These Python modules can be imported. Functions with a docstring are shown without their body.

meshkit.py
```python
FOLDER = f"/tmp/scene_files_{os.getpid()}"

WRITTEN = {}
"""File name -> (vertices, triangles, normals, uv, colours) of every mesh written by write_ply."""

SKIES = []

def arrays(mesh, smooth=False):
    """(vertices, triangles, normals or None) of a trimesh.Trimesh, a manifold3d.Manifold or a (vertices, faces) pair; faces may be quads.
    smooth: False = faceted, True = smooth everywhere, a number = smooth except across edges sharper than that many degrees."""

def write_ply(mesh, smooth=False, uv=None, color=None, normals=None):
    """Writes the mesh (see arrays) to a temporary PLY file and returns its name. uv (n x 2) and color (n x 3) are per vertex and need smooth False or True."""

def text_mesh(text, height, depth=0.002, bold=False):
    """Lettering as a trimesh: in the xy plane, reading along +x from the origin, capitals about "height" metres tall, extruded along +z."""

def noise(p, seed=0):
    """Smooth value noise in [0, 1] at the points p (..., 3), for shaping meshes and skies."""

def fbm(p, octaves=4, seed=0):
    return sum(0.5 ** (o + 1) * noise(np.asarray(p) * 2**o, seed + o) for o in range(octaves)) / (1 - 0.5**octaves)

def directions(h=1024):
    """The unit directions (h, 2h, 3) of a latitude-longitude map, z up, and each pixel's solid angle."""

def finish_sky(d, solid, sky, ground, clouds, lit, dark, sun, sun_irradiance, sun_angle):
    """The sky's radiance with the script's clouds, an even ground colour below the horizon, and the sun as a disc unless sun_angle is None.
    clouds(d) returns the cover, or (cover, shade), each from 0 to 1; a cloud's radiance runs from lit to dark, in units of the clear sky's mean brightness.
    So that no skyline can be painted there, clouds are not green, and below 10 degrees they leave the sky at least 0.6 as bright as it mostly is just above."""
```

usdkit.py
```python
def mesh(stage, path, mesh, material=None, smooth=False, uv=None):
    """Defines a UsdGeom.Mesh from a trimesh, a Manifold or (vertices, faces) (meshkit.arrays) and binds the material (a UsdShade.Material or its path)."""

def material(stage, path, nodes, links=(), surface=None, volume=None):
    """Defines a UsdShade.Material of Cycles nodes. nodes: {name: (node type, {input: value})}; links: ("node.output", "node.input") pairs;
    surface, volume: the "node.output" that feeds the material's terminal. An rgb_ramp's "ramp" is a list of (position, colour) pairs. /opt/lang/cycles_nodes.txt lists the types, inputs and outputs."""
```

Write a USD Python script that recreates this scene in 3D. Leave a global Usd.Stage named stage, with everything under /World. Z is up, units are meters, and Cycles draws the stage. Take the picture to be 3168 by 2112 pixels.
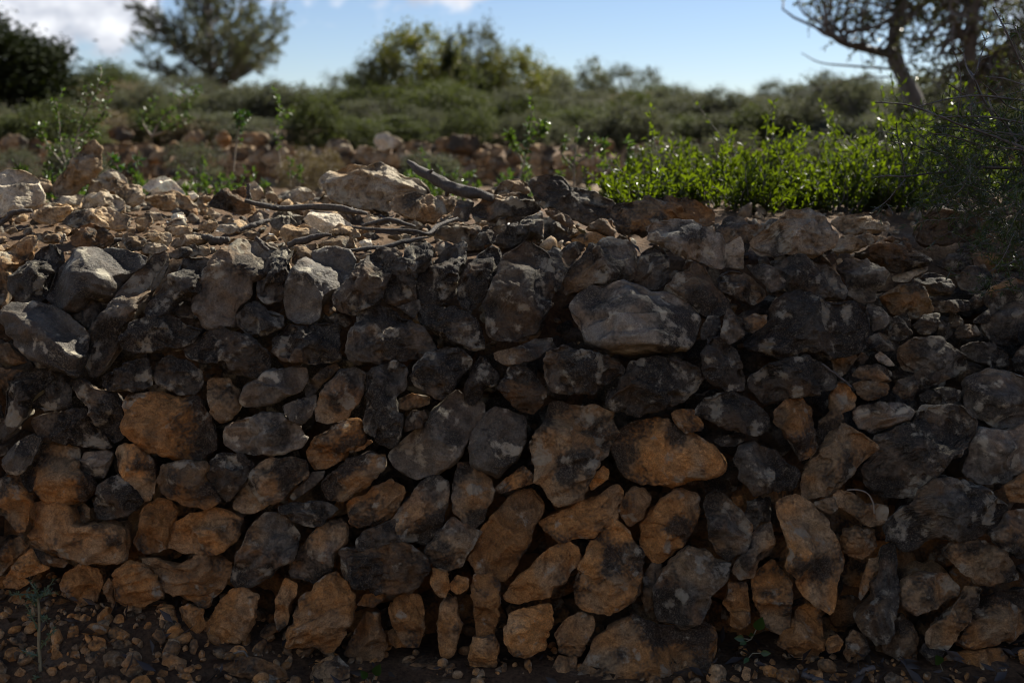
import math, numpy as np, usdkit
from pxr import Usd, UsdGeom, UsdLux, UsdShade, Gf, Sdf, Vt
from meshkit import noise, fbm
from shapely.geometry import Polygon, Point

stage = Usd.Stage.CreateInMemory()
UsdGeom.SetStageUpAxis(stage, UsdGeom.Tokens.z)
UsdGeom.SetStageMetersPerUnit(stage, 1.0)
UsdGeom.Xform.Define(stage, '/World')
UsdGeom.Scope.Define(stage, '/World/Looks')
LK = '/World/Looks/'

# ---------------------------------------------------------------- camera
ZC, PITCH, FPX = 1.21, math.radians(11.1), 3080.0
cam = UsdGeom.Camera.Define(stage, '/World/camera')
cam.CreateHorizontalApertureAttr(36.0)
cam.CreateVerticalApertureAttr(24.0)
cam.CreateFocalLengthAttr(35.0)
cam.CreateFStopAttr(2.4)
cam.CreateFocusDistanceAttr(2.36)
cam.CreateExposureAttr(1.35)
cam.AddTranslateOp().Set(Gf.Vec3d(0, 0, ZC))
cam.AddRotateXOp().Set(90.0 - math.degrees(PITCH))

# ---------------------------------------------------------------- sky and sun
SUN_EL, SUN_AZ = math.radians(44), math.radians(40)
SUN = np.array([math.sin(SUN_AZ) * math.cos(SUN_EL), math.cos(SUN_AZ) * math.cos(SUN_EL), math.sin(SUN_EL)])


def direction(px, py):
    t, c, s = (py - 1056) / FPX, math.cos(PITCH), math.sin(PITCH)
    d = np.array([(px - 1584) / FPX, c - t * s, -s - t * c])
    return d / np.linalg.norm(d)


def sky_material():
    """The physical sky with a few cumulus puffs standing in it."""
    nodes = {'sky': ('sky_texture', {'sky_type': 'single_scattering', 'sun_disc': False, 'sun_elevation': SUN_EL, 'sun_rotation': SUN_AZ, 'altitude': 200.0, 'aerosol_density': .06, 'ozone_density': 1.3}),
             'bg': ('background_shader', {'strength': 0.05}),
             'tc': ('texture_coordinate', {}),
             'n1': ('noise_texture', {'scale': 38.0, 'detail': 7.0, 'roughness': 0.6}),
             'n2': ('noise_texture', {'scale': 24.0, 'detail': 5.0, 'roughness': 0.55}),
             'wb': ('mix_color', {'blend_type': 'multiply', 'fac': 1.0, 'b': (.74, .76, .86), 'use_clamp': False}),
             'stretch': ('mapping', {'scale': (1.0, 1.0, 1.6)})}
    links = [('tc.generated', 'stretch.vector'), ('stretch.vector', 'n1.vector'), ('stretch.vector', 'n2.vector')]
    total = None
    # (direction, angular radius): the puffs in view, and a loose scatter over the rest of the sky
    puffs = [((40, 10), .052), ((125, 110), .034), ((60, 130), .036), ((-120, 20), .075), ((320, 20), .042), ((400, 42), .028), ((340, 118), .017), ((1400, -50), .028), ((1320, -60), .026), ((1480, -45), .018), ((-420, 60), .13), ((3700, -300), .16), ((900, -800), .2), ((2300, -900), .14)]
    dirs = [(direction(*p), r) for p, r in puffs]
    rng = np.random.default_rng(5)
    for az in (100, 135, 165, 200, 235, 262, 290, 318):
        a, e = math.radians(az + rng.uniform(-9, 9)), math.radians(rng.uniform(14, 48))
        dirs.append((np.array([math.sin(a) * math.cos(e), math.cos(a) * math.cos(e), math.sin(e)]), rng.uniform(.1, .24)))
    for k, (d, r) in enumerate(dirs):
        nodes[f'd{k}'] = ('vector_math', {'math_type': 'distance', 'vector2': tuple(d)})
        nodes[f'm{k}'] = ('map_range', {'from_min': r * 1.45, 'from_max': r * .35, 'to_min': 0.0, 'to_max': 1.0, 'clamp': True})
        links += [('tc.generated', f'd{k}.vector1'), (f'd{k}.value', f'm{k}.value')]
        if total is None:
            total = f'm{k}.result'
        else:
            nodes[f'x{k}'] = ('math', {'math_type': 'maximum'})
            links += [(total, f'x{k}.value1'), (f'm{k}.result', f'x{k}.value2')]
            total = f'x{k}.value'
    nodes['sum'] = ('math', {'math_type': 'add'})
    nodes['cover'] = ('map_range', {'range_type': 'smoothstep', 'from_min': .80, 'from_max': 1.22, 'to_min': 0.0, 'to_max': .95, 'clamp': True})
    nodes['shade'] = ('rgb_ramp', {'ramp': [(0.36, (4.6, 4.9, 5.6)), (0.64, (8.2, 8.3, 8.7))]})
    nodes['mix'] = ('mix_color', {'use_clamp': False})
    links += [(total, 'sum.value1'), ('n1.fac', 'sum.value2'), ('sum.value', 'cover.value'), ('n2.fac', 'shade.fac'),
              ('cover.result', 'mix.fac'), ('sky.color', 'wb.a'), ('wb.result', 'mix.a'), ('shade.color', 'mix.b'), ('mix.result', 'bg.color')]
    return usdkit.material(stage, LK + 'sky', nodes, links, surface='bg.background')


dome = UsdLux.DomeLight.Define(stage, '/World/sky')
dome.CreateIntensityAttr(1.0)
UsdShade.MaterialBindingAPI.Apply(dome.GetPrim()).Bind(sky_material())
dome.GetPrim().SetCustomDataByKey('kind', 'structure')
dome.GetPrim().SetCustomDataByKey('label', 'blue daylight sky with a few white cumulus clouds')
sun = UsdLux.DistantLight.Define(stage, '/World/sun')
sun.CreateIntensityAttr(1.25)
sun.CreateAngleAttr(0.53)
sun.CreateNormalizeAttr(True) if hasattr(sun, 'CreateNormalizeAttr') else sun.GetPrim().CreateAttribute('inputs:normalize', Sdf.ValueTypeNames.Bool).Set(True)
sun.CreateColorAttr(Gf.Vec3f(1.0, .93, .82))
q = Gf.Rotation(Gf.Vec3d(0, 0, 1), Gf.Vec3d(*map(float, SUN)))
UsdGeom.Xformable(sun.GetPrim()).AddOrientOp(UsdGeom.XformOp.PrecisionDouble).Set(Gf.Quatd(q.GetQuat()))

# ---------------------------------------------------------------- helpers
_names = {}


def numbered(path):
    k = _names.get(path, 0)
    _names[path] = k + 1
    return path if k == 0 else f'{path}_{k:03d}'


def put(path, v, f, mat, smooth=True, col=None):
    m = usdkit.mesh(stage, path, (v, f), LK + mat, smooth=smooth)
    if col is not None:
        col, api = np.asarray(col, np.float32), UsdGeom.PrimvarsAPI(m)
        api.CreatePrimvar('tone', Sdf.ValueTypeNames.Color3fArray, 'vertex').Set(Vt.Vec3fArray.FromNumpy(np.ascontiguousarray(col[:, :3])))
        if col.shape[1] > 3:
            api.CreatePrimvar('mask', Sdf.ValueTypeNames.Float3Array, 'vertex').Set(Vt.Vec3fArray.FromNumpy(np.column_stack([col[:, 3:5], col[:, 3]]).astype(np.float32)))
    return m.GetPrim()


def part(parent, name, v, f, mat, smooth=True, col=None, kind=None, label=None):
    p = put(numbered(str(parent.GetPath()) + '/' + name), v, f, mat, smooth, col)
    if kind: p.SetCustomDataByKey('kind', kind)
    if label: p.SetCustomDataByKey('label', label)
    return p


def tag(p, label=None, cat=None, group=None, kind=None):
    for k, x in (('label', label), ('category', cat), ('group', group), ('kind', kind)):
        if x: p.SetCustomDataByKey(k, x)
    return p


def thing(name, label, cat, group=None, kind=None, loc=None, rz=0, scale=None):
    x = UsdGeom.Xform.Define(stage, numbered('/World/' + name))
    if loc is not None: x.AddTranslateOp().Set(Gf.Vec3d(*map(float, loc)))
    if rz: x.AddRotateZOp().Set(math.degrees(rz))
    if scale: x.AddScaleOp().Set(Gf.Vec3f(*map(float, np.broadcast_to(scale, 3))))
    return tag(x.GetPrim(), label, cat, group, kind)


def whole(name, v, f, mat, label, cat, group=None, kind=None, smooth=True, col=None):
    return tag(put(numbered('/World/' + name), v, f, mat, smooth, col), label, cat, group, kind)


class MB:
    def __init__(s): s.v, s.f, s.n, s.c = [], [], 0, []
    def add(s, v, f, c=None):
        v = np.asarray(v, float); s.v.append(v); s.f.append(np.asarray(f, int) + s.n); s.n += len(v)
        if c is not None: s.c.append(np.broadcast_to(c, (len(v), np.shape(c)[-1])))
    def get(s): return np.vstack(s.v), np.vstack(s.f)
    def col(s): return np.vstack(s.c) if s.c else None


def tube(p, r, sides=6, cap=True):
    p = np.asarray(p, float)
    t = np.gradient(p, axis=0); t /= np.linalg.norm(t, axis=1, keepdims=True) + 1e-12
    a = np.cross(t, np.where(np.abs(t[:, 2:]) < .9, [0, 0, 1.], [1., 0, 0])); a /= np.linalg.norm(a, axis=1, keepdims=True) + 1e-12
    b, g = np.cross(t, a), np.arange(sides) * 2 * np.pi / sides
    r = np.broadcast_to(r, (len(p),)) if np.ndim(r) < 2 else np.asarray(r)
    R = r[:, None, None] if r.ndim == 1 else r[:, :, None]
    v = (p[:, None] + R * (np.cos(g)[None, :, None] * a[:, None] + np.sin(g)[None, :, None] * b[:, None])).reshape(-1, 3)
    i, j = np.meshgrid(np.arange(len(p) - 1), np.arange(sides), indexing='ij')
    q = np.stack([i * sides + j, i * sides + (j + 1) % sides, (i + 1) * sides + (j + 1) % sides, (i + 1) * sides + j], -1).reshape(-1, 4)
    f = np.vstack([q[:, [0, 1, 2]], q[:, [0, 2, 3]]])
    if cap:
        n = len(v); v = np.vstack([v, p[:1], p[-1:]]); k = np.arange(sides); e = (len(p) - 1) * sides
        f = np.vstack([f, np.stack([(k + 1) % sides, k, np.full(sides, n)], 1), np.stack([e + k, e + (k + 1) % sides, np.full(sides, n + 1)], 1)])
    return v, f


def smooth_line(p, n=12):
    """Catmull-Rom through the points."""
    p = np.asarray(p, float)
    e = np.vstack([2 * p[0] - p[1], p, 2 * p[-1] - p[-2]])
    out, k = [], max(2, n // (len(p) - 1))
    for i in range(len(p) - 1):
        a, b, c, d = e[i:i + 4]
        for t in np.arange(k) / k:
            out.append(.5 * (2 * b + (c - a) * t + (2 * a - 5 * b + 4 * c - d) * t * t + (3 * b - a - 3 * c + d) * t ** 3))
    return np.array(out + [p[-1]])


def smoothstep(a, b, x):
    t = np.clip((np.asarray(x, float) - a) / (b - a), 0, 1)
    return t * t * (3 - 2 * t)


def unit(v):
    v = np.asarray(v, float)
    return v / (np.linalg.norm(v, axis=-1, keepdims=True) + 1e-12)


def leaves(base, along, size, ratio, rng, fold=.35, curl=.15):
    """Folded pointed leaves: base points (n,3), directions (n,3), lengths (n,)."""
    n = len(base); along = unit(along); size = np.broadcast_to(size, (n,))[:, None]
    side = unit(np.cross(along, rng.normal(size=(n, 3)))); up = np.cross(side, along)
    w = size * ratio * .5
    mid = base + along * size * .5 - up * size * curl * .4
    pts = np.stack([base, mid + side * w + up * w * fold, mid - side * w + up * w * fold, base + along * size - up * size * curl, mid], 1)
    f = np.array([[0, 4, 1], [0, 2, 4], [4, 3, 1], [4, 2, 3]])
    return pts.reshape(-1, 3), (f[None] + 5 * np.arange(n)[:, None, None]).reshape(-1, 3)


def blades(base, along, size, width, rng):
    """Plain two-triangle leaves for plants that stand far off."""
    n = len(base); along = unit(along); size = np.broadcast_to(size, (n,))[:, None]
    side = unit(np.cross(along, rng.normal(size=(n, 3)))) * size * width * .5
    pts = np.stack([base, base + along * size * .5 + side, base + along * size, base + along * size * .5 - side], 1)
    f = np.array([[0, 1, 2], [0, 2, 3]])
    return pts.reshape(-1, 3), (f[None] + 4 * np.arange(n)[:, None, None]).reshape(-1, 3)


# ---------------------------------------------------------------- materials
def stone_material(name, bump=1.0, gloss=.8):
    """tone: the stone's own colour; mask: x = black crust field, y = pale lichen field, both turned into ragged patches by fine noise."""
    n = {'a': ('attribute', {'attribute': 'tone'}), 'k': ('attribute', {'attribute': 'mask'}), 'g': ('geometry', {}), 'ks': ('separate_xyz', {}),
         'n1': ('noise_texture', {'scale': 44.0, 'detail': 10.0, 'roughness': .68}),
         'n2': ('noise_texture', {'scale': 260.0, 'detail': 5.0, 'roughness': .65}),
         'n3': ('noise_texture', {'scale': 130.0, 'detail': 8.0, 'roughness': .72}),
         'v': ('voronoi_texture', {'scale': 120.0}),
         'r1': ('rgb_ramp', {'ramp': [(.32, (.55,) * 3), (.46, (.90,) * 3), (.57, (1.08,) * 3), (.72, (1.5, 1.47, 1.4))]}),
         'r2': ('rgb_ramp', {'ramp': [(.36, (.72,) * 3), (.50, (1.0,) * 3), (.66, (1.3,) * 3)]}),
         'm1': ('mix_color', {'blend_type': 'multiply', 'fac': 1.0, 'use_clamp': False}),
         'm2': ('mix_color', {'blend_type': 'multiply', 'fac': 1.0, 'use_clamp': False}),
         'cadd': ('math', {'math_type': 'multiply_add', 'value2': 1.15}), 'cr': ('map_range', {'range_type': 'smoothstep', 'from_min': .94, 'from_max': 1.26, 'to_min': 0.0, 'to_max': .92, 'clamp': True}),
         'ladd': ('math', {'math_type': 'multiply_add', 'value2': 1.4}), 'lr': ('map_range', {'range_type': 'smoothstep', 'from_min': 1.14, 'from_max': 1.42, 'to_min': 0.0, 'to_max': .8, 'clamp': True}),
         'dark': ('rgb_ramp', {'ramp': [(.38, (.011, .0095, .0065)), (.52, (.034, .029, .020)), (.64, (.12, .10, .070))]}),
         'm3': ('mix_color', {'use_clamp': False}), 'm4': ('mix_color', {'b': (.38, .345, .25), 'use_clamp': False}),
         'h': ('math', {'math_type': 'multiply_add', 'value2': .35}),
         'b1': ('bump', {'strength': 1.0, 'distance': .026 * bump}),
         'b2': ('bump', {'strength': .9, 'distance': .004 * bump}),
         'p': ('principled_bsdf', {'roughness': gloss, 'specular_ior_level': .3})}
    l = [('g.position', 'n1.vector'), ('g.position', 'n2.vector'), ('g.position', 'n3.vector'), ('g.position', 'v.vector'), ('n1.fac', 'r1.fac'), ('n2.fac', 'r2.fac'),
         ('a.color', 'm1.a'), ('r1.color', 'm1.b'), ('m1.result', 'm2.a'), ('r2.color', 'm2.b'),
         ('k.vector', 'ks.vector'), ('n3.fac', 'cadd.value1'), ('ks.x', 'cadd.value3'), ('cadd.value', 'cr.value'), ('n1.fac', 'ladd.value1'), ('ks.y', 'ladd.value3'), ('ladd.value', 'lr.value'),
         ('n2.fac', 'dark.fac'), ('cr.result', 'm3.fac'), ('m2.result', 'm3.a'), ('dark.color', 'm3.b'), ('lr.result', 'm4.fac'), ('m3.result', 'm4.a'), ('m4.result', 'p.base_color'),
         ('v.distance', 'h.value1'), ('n2.fac', 'h.value3'), ('n1.fac', 'b1.height'), ('h.value', 'b2.height'), ('b1.normal', 'b2.normal'), ('b2.normal', 'p.normal')]
    usdkit.material(stage, LK + name, n, l, surface='p.BSDF')


stone_material('stone', 1.0)
stone_material('smooth_stone', .45, .6)
stone_material('gravel_stone', .5)


def leaf_material(name, dark, light, odd=None, rough=.35, trans=.35, tint=None, spec=.5):
    n = {'g': ('geometry', {}), 'ramp': ('rgb_ramp', {'ramp': [(0, dark), (.8, light), (.9, light), (1, odd or light)]}),
         'p': ('principled_bsdf', {'roughness': rough, 'specular_ior_level': spec}), 't': ('translucent_bsdf', {}), 'mix': ('mix_closure', {'fac': trans}),
         'tn': ('mix_color', {'blend_type': 'multiply', 'fac': 1.0, 'b': tint or (1.6, 1.7, .6), 'use_clamp': False})}
    l = [('g.random_per_island', 'ramp.fac'), ('ramp.color', 'p.base_color'), ('ramp.color', 'tn.a'), ('tn.result', 't.color'), ('p.BSDF', 'mix.closure1'), ('t.BSDF', 'mix.closure2')]
    usdkit.material(stage, LK + name, n, l, surface='mix.closure')


leaf_material('mastic_leaf', (.034, .056, .007), (.165, .19, .018), (.42, .22, .05), rough=.38, trans=.6, tint=(2.5, 2.2, .4))
leaf_material('sprig_leaf', (.05, .085, .018), (.12, .18, .03), (.30, .26, .04), rough=.36, trans=.35)
leaf_material('garrigue_leaf', (.07, .076, .056), (.165, .165, .12), (.2, .17, .12), rough=.8, trans=.35, tint=(1.3, 1.3, .8), spec=.2)
leaf_material('green_leaf', (.05, .06, .026), (.125, .135, .075), rough=.75, trans=.35, tint=(1.4, 1.45, .7), spec=.2)
leaf_material('olive_leaf', (.09, .09, .02), (.21, .19, .05), rough=.6, trans=.35)
leaf_material('dry_leaf', (.12, .09, .055), (.24, .19, .12), rough=.7, trans=.2)
leaf_material('pine_needle', (.075, .085, .035), (.19, .19, .085), rough=.6, trans=.3, tint=(1.3, 1.3, .7))
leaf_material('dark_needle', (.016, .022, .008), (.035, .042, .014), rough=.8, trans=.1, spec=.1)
leaf_material('oak_leaf', (.055, .058, .025), (.18, .17, .075), rough=.25, trans=.38)
leaf_material('broom_leaf', (.03, .05, .012), (.075, .11, .025), (.14, .12, .03), rough=.45, trans=.3)
leaf_material('thistle_leaf', (.10, .16, .10), (.17, .24, .16), rough=.5, trans=.2)
leaf_material('weed_leaf', (.03, .07, .012), (.05, .11, .02), rough=.4, trans=.25)
leaf_material('litter', (.03, .024, .019), (.085, .07, .055), (.13, .06, .03), rough=.55, trans=.05)


def bark_material(name, dark, light, scale=40, bump=.01):
    n = {'g': ('geometry', {}), 'map': ('mapping', {'scale': (1, 1, .35)}), 'n': ('noise_texture', {'scale': scale, 'detail': 8.0, 'roughness': .7}),
         'r': ('rgb_ramp', {'ramp': [(.3, dark), (.68, light)]}), 'b': ('bump', {'strength': 1.0, 'distance': bump}), 'p': ('principled_bsdf', {'roughness': .8})}
    l = [('g.position', 'map.vector'), ('map.vector', 'n.vector'), ('n.fac', 'r.fac'), ('r.color', 'p.base_color'), ('n.fac', 'b.height'), ('b.normal', 'p.normal')]
    usdkit.material(stage, LK + name, n, l, surface='p.BSDF')


bark_material('bark', (.05, .043, .036), (.16, .14, .12), 30)
bark_material('twig_bark', (.03, .027, .024), (.11, .10, .088), 120, .002)
bark_material('driftwood', (.010, .008, .006), (.07, .058, .045), 140, .006)
bark_material('pale_stem', (.09, .075, .055), (.22, .19, .14), 90, .002)
bark_material('thistle_stem', (.10, .10, .06), (.19, .18, .11), 90, .001)


def ground_material():
    n = {'g': ('geometry', {}), 'n1': ('noise_texture', {'scale': 9.0, 'detail': 8.0, 'roughness': .65}), 'n2': ('noise_texture', {'scale': 90.0, 'detail': 6.0, 'roughness': .7}),
         'r1': ('rgb_ramp', {'ramp': [(.35, (.065, .040, .022)), (.55, (.13, .080, .042)), (.7, (.17, .125, .08))]}),
         'r2': ('rgb_ramp', {'ramp': [(.3, (.35,) * 3), (.6, (1.1,) * 3)]}), 'm': ('mix_color', {'blend_type': 'multiply', 'fac': 1.0, 'use_clamp': False}),
         'b': ('bump', {'strength': 1.0, 'distance': .012}), 'p': ('principled_bsdf', {'roughness': .9, 'specular_ior_level': .2})}
    l = [('g.position', 'n1.vector'), ('g.position', 'n2.vector'), ('n1.fac', 'r1.fac'), ('n2.fac', 'r2.fac'), ('r1.color', 'm.a'), ('r2.color', 'm.b'), ('m.result', 'p.base_color'), ('n2.fac', 'b.height'), ('b.normal', 'p.normal')]
    usdkit.material(stage, LK + 'soil', n, l, surface='p.BSDF')


ground_material()

# ---------------------------------------------------------------- terrain
FACE = np.array([(1.0, -.01), (2.15, 0), (2.33, .72), (2.41, .87), (2.53, .955), (2.9, 1.0), (3.4, 1.035), (3.8, 1.02), (5.0, .96)])


def recess(x, z):
    """The right end of the wall falls back into a tumbled slope."""
    return .42 * smoothstep(.62, 1.25, x) * smoothstep(.35, .95, z)


def mound(x, y):
    return .13 * smoothstep(-.40, -.9, x) * smoothstep(1.75, 2.3, y) + .012 * smoothstep(1.6, 2.1, y)


_FZ = np.array([(1.0, 0), (2.31, 0), (2.36, .02), (2.50, .70), (2.55, .83), (2.62, .915), (2.9, .975), (3.4, 1.01), (3.8, .99), (5.0, .94), (7.05, .93), (7.12, .95), (7.22, 1.12), (7.5, 1.15), (10, 1.25), (30, 2.1), (60, 3.0), (120, 3.6), (400, 4.0)])


def ground_z(x, y):
    x, y = np.broadcast_arrays(np.asarray(x, float), np.asarray(y, float))
    z = np.interp(y, _FZ[:, 0], _FZ[:, 1])
    z = np.interp(y - recess(x, z) * ((y > 2) & (y < 5)), _FZ[:, 0], _FZ[:, 1])
    z = np.maximum(z, mound(x, y))
    p = np.stack([x, y, np.zeros_like(x)], -1)
    far = smoothstep(8, 30, y)
    z = z + .02 * (fbm(p * 6, 3, 3) - .5) + .10 * smoothstep(5, 9, np.abs(y)) * (fbm(p * .7, 3, 4) - .5) + far * 1.6 * (fbm(p * .06, 3, 8) - .5)
    z = z + np.interp(-y, [0, 3.5, 7, 16, 60, 400], [0, 0, 1.2, 6, 25, 55])
    z = z + 9 * smoothstep(60, 220, y) * smoothstep(-10, -120, x) + 5 * smoothstep(70, 260, y) * smoothstep(40, 200, x)
    return z


ys = np.concatenate([[-400, -150, -60, -25, -12, -6, -3, -1.5, -.5, .3], np.arange(.8, 2.2, .05), np.arange(2.2, 2.68, .012), np.arange(2.68, 3.6, .035), np.arange(3.6, 7, .2), np.arange(7, 7.6, .04), np.arange(7.7, 12, .3), np.geomspace(12, 400, 50)])
xs = np.concatenate([-np.geomspace(400, 2.2, 46), np.arange(-2.15, 2.2, .035), np.geomspace(2.2, 400, 46)])
X, Y = np.meshgrid(xs, ys)
V = np.stack([X, Y, ground_z(X, Y)], -1).reshape(-1, 3)
ii, jj = np.meshgrid(np.arange(len(ys) - 1), np.arange(len(xs) - 1), indexing='ij')
W = len(xs)
Q = np.stack([ii * W + jj, ii * W + jj + 1, (ii + 1) * W + jj + 1, (ii + 1) * W + jj], -1).reshape(-1, 4)
g_ = put('/World/terraced_ground', V, np.vstack([Q[:, [0, 1, 2]], Q[:, [0, 2, 3]]]), 'soil')
tag(g_, 'reddish brown soil of the terraced hillside, below, between and above the walls', None, None, 'structure')


# ---------------------------------------------------------------- from the photograph's places to the terraces
def slope(py):
    t = (py - 1056) / FPX
    return (-math.sin(PITCH) - t * math.cos(PITCH)) / (math.cos(PITCH) - t * math.sin(PITCH)), math.cos(PITCH) - t * math.sin(PITCH)


def at(px, py, y):
    """The point seen at (px, py) that stands y metres away."""
    s, c = slope(py)
    return np.array([y * (px - 1584) / FPX / c, y, ZC + y * s])


def on_face(px, py):
    """Where a line of sight meets the wall's front and its top: (point, lean of the surface there)."""
    s, c = slope(py)
    off = 0.0
    for _ in range(4):
        best = None
        for (y0, z0), (y1, z1) in zip(FACE[:-1], FACE[1:]):
            y0, y1 = y0 + off, y1 + off
            a, b = z0 - ZC - y0 * s, z1 - ZC - y1 * s
            if a <= 0 <= b:
                t = -a / (b - a)
                best = y0 + t * (y1 - y0), math.atan2(y1 - y0, z1 - z0)
                break
        if best is None:
            best = 3.45 + off, 1.2
        p = at(px, py, best[0])
        off = float(recess(p[0], p[2]))
    return p, best[1]


def on_ground(px, py):
    y = 1.5
    while y < 60:
        p = at(px, py, y)
        if p[2] <= ground_z(p[0], p[1]): break
        y += .004 * y
    return at(px, py, y)
# ---------------------------------------------------------------- stones
TILE = {'A1': (0, 480, .38259), 'A2': (750, 480, .38259), 'A3': (1500, 480, .38259), 'A4': (2250, 480, .39031),
        'B1': (0, 1050, .38259), 'B2': (750, 1050, .38259), 'B3': (1500, 1050, .38259), 'B4': (2250, 1050, .39031),
        'C1': (0, 1512, .38259), 'C2': (750, 1512, .38259), 'C3': (1500, 1512, .38259), 'C4': (2250, 1512, .39031)}
TAN, ORANGE, GREY, CRUST, BROWN, PALE = map(np.array, ((.32, .22, .115), (.46, .225, .068), (.125, .110, .083), (.024, .0235, .023), (.14, .092, .048), (.58, .50, .36)))
# kind: (base colours, share of black crust, share of pale lichen, roughness of the surface)
KINDS = {'d': ([GREY * .8, BROWN * .8, GREY * 1.1], .70, .16, 1.0), 'g': ([GREY, GREY * 1.25, BROWN], .40, .13, .45), 'e': ([GREY * 1.25, BROWN * .95, TAN * .6], .48, .17, .9), 'k': ([GREY * .55, GREY * .8, BROWN * .6], .45, .10, .5), 'o': ([ORANGE, ORANGE * .8, TAN * 1.1], .07, .03, .8), 'q': ([TAN * .6 + ORANGE * .45, ORANGE * .85, TAN * 1.1], .12, .06, .75),
         't': ([TAN, TAN * .8, ORANGE * .8], .26, .10, 1.0), 'm': ([ORANGE * .9, TAN * .9, ORANGE * .75], .40, .07, .9), 'b': ([BROWN * 1.1, BROWN, ORANGE * .6], .42, .05, 1.25),
         'p': ([PALE, PALE * .8, TAN], .10, .12, .6), 'w': ([PALE * 1.15, PALE, PALE * .85], .06, .1, .5), 'y': ([TAN * .95, GREY * 1.2, ORANGE * .6], .46, .16, .8),
         's': ([TAN * 1.45, PALE * .85, TAN], .12, .12, 1.0), 'l': ([TAN * 1.2, TAN * .95, PALE * .75], .24, .10, 1.15)}


def outline(c, poly, m):
    """Distance from c to the outline in m directions."""
    th = np.arange(m) * 2 * np.pi / m
    a = np.asarray(poly) - c; b = np.roll(a, -1, 0); e = b - a
    d = np.stack([np.cos(th), np.sin(th)], 1)
    den = d[:, None, 0] * e[None, :, 1] - d[:, None, 1] * e[None, :, 0]
    den = np.where(np.abs(den) < 1e-12, 1e-12, den)
    t = (a[None, :, 0] * e[None, :, 1] - a[None, :, 1] * e[None, :, 0]) / den
    u = (a[None, :, 0] * d[:, None, 1] - a[None, :, 1] * d[:, None, 0]) / den
    t = np.where((u >= -1e-9) & (u <= 1 + 1e-9) & (t > 0), t, 0)
    r = t.max(1)
    r = np.where(r <= 0, np.median(r[r > 0]), r)
    return th, r


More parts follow.
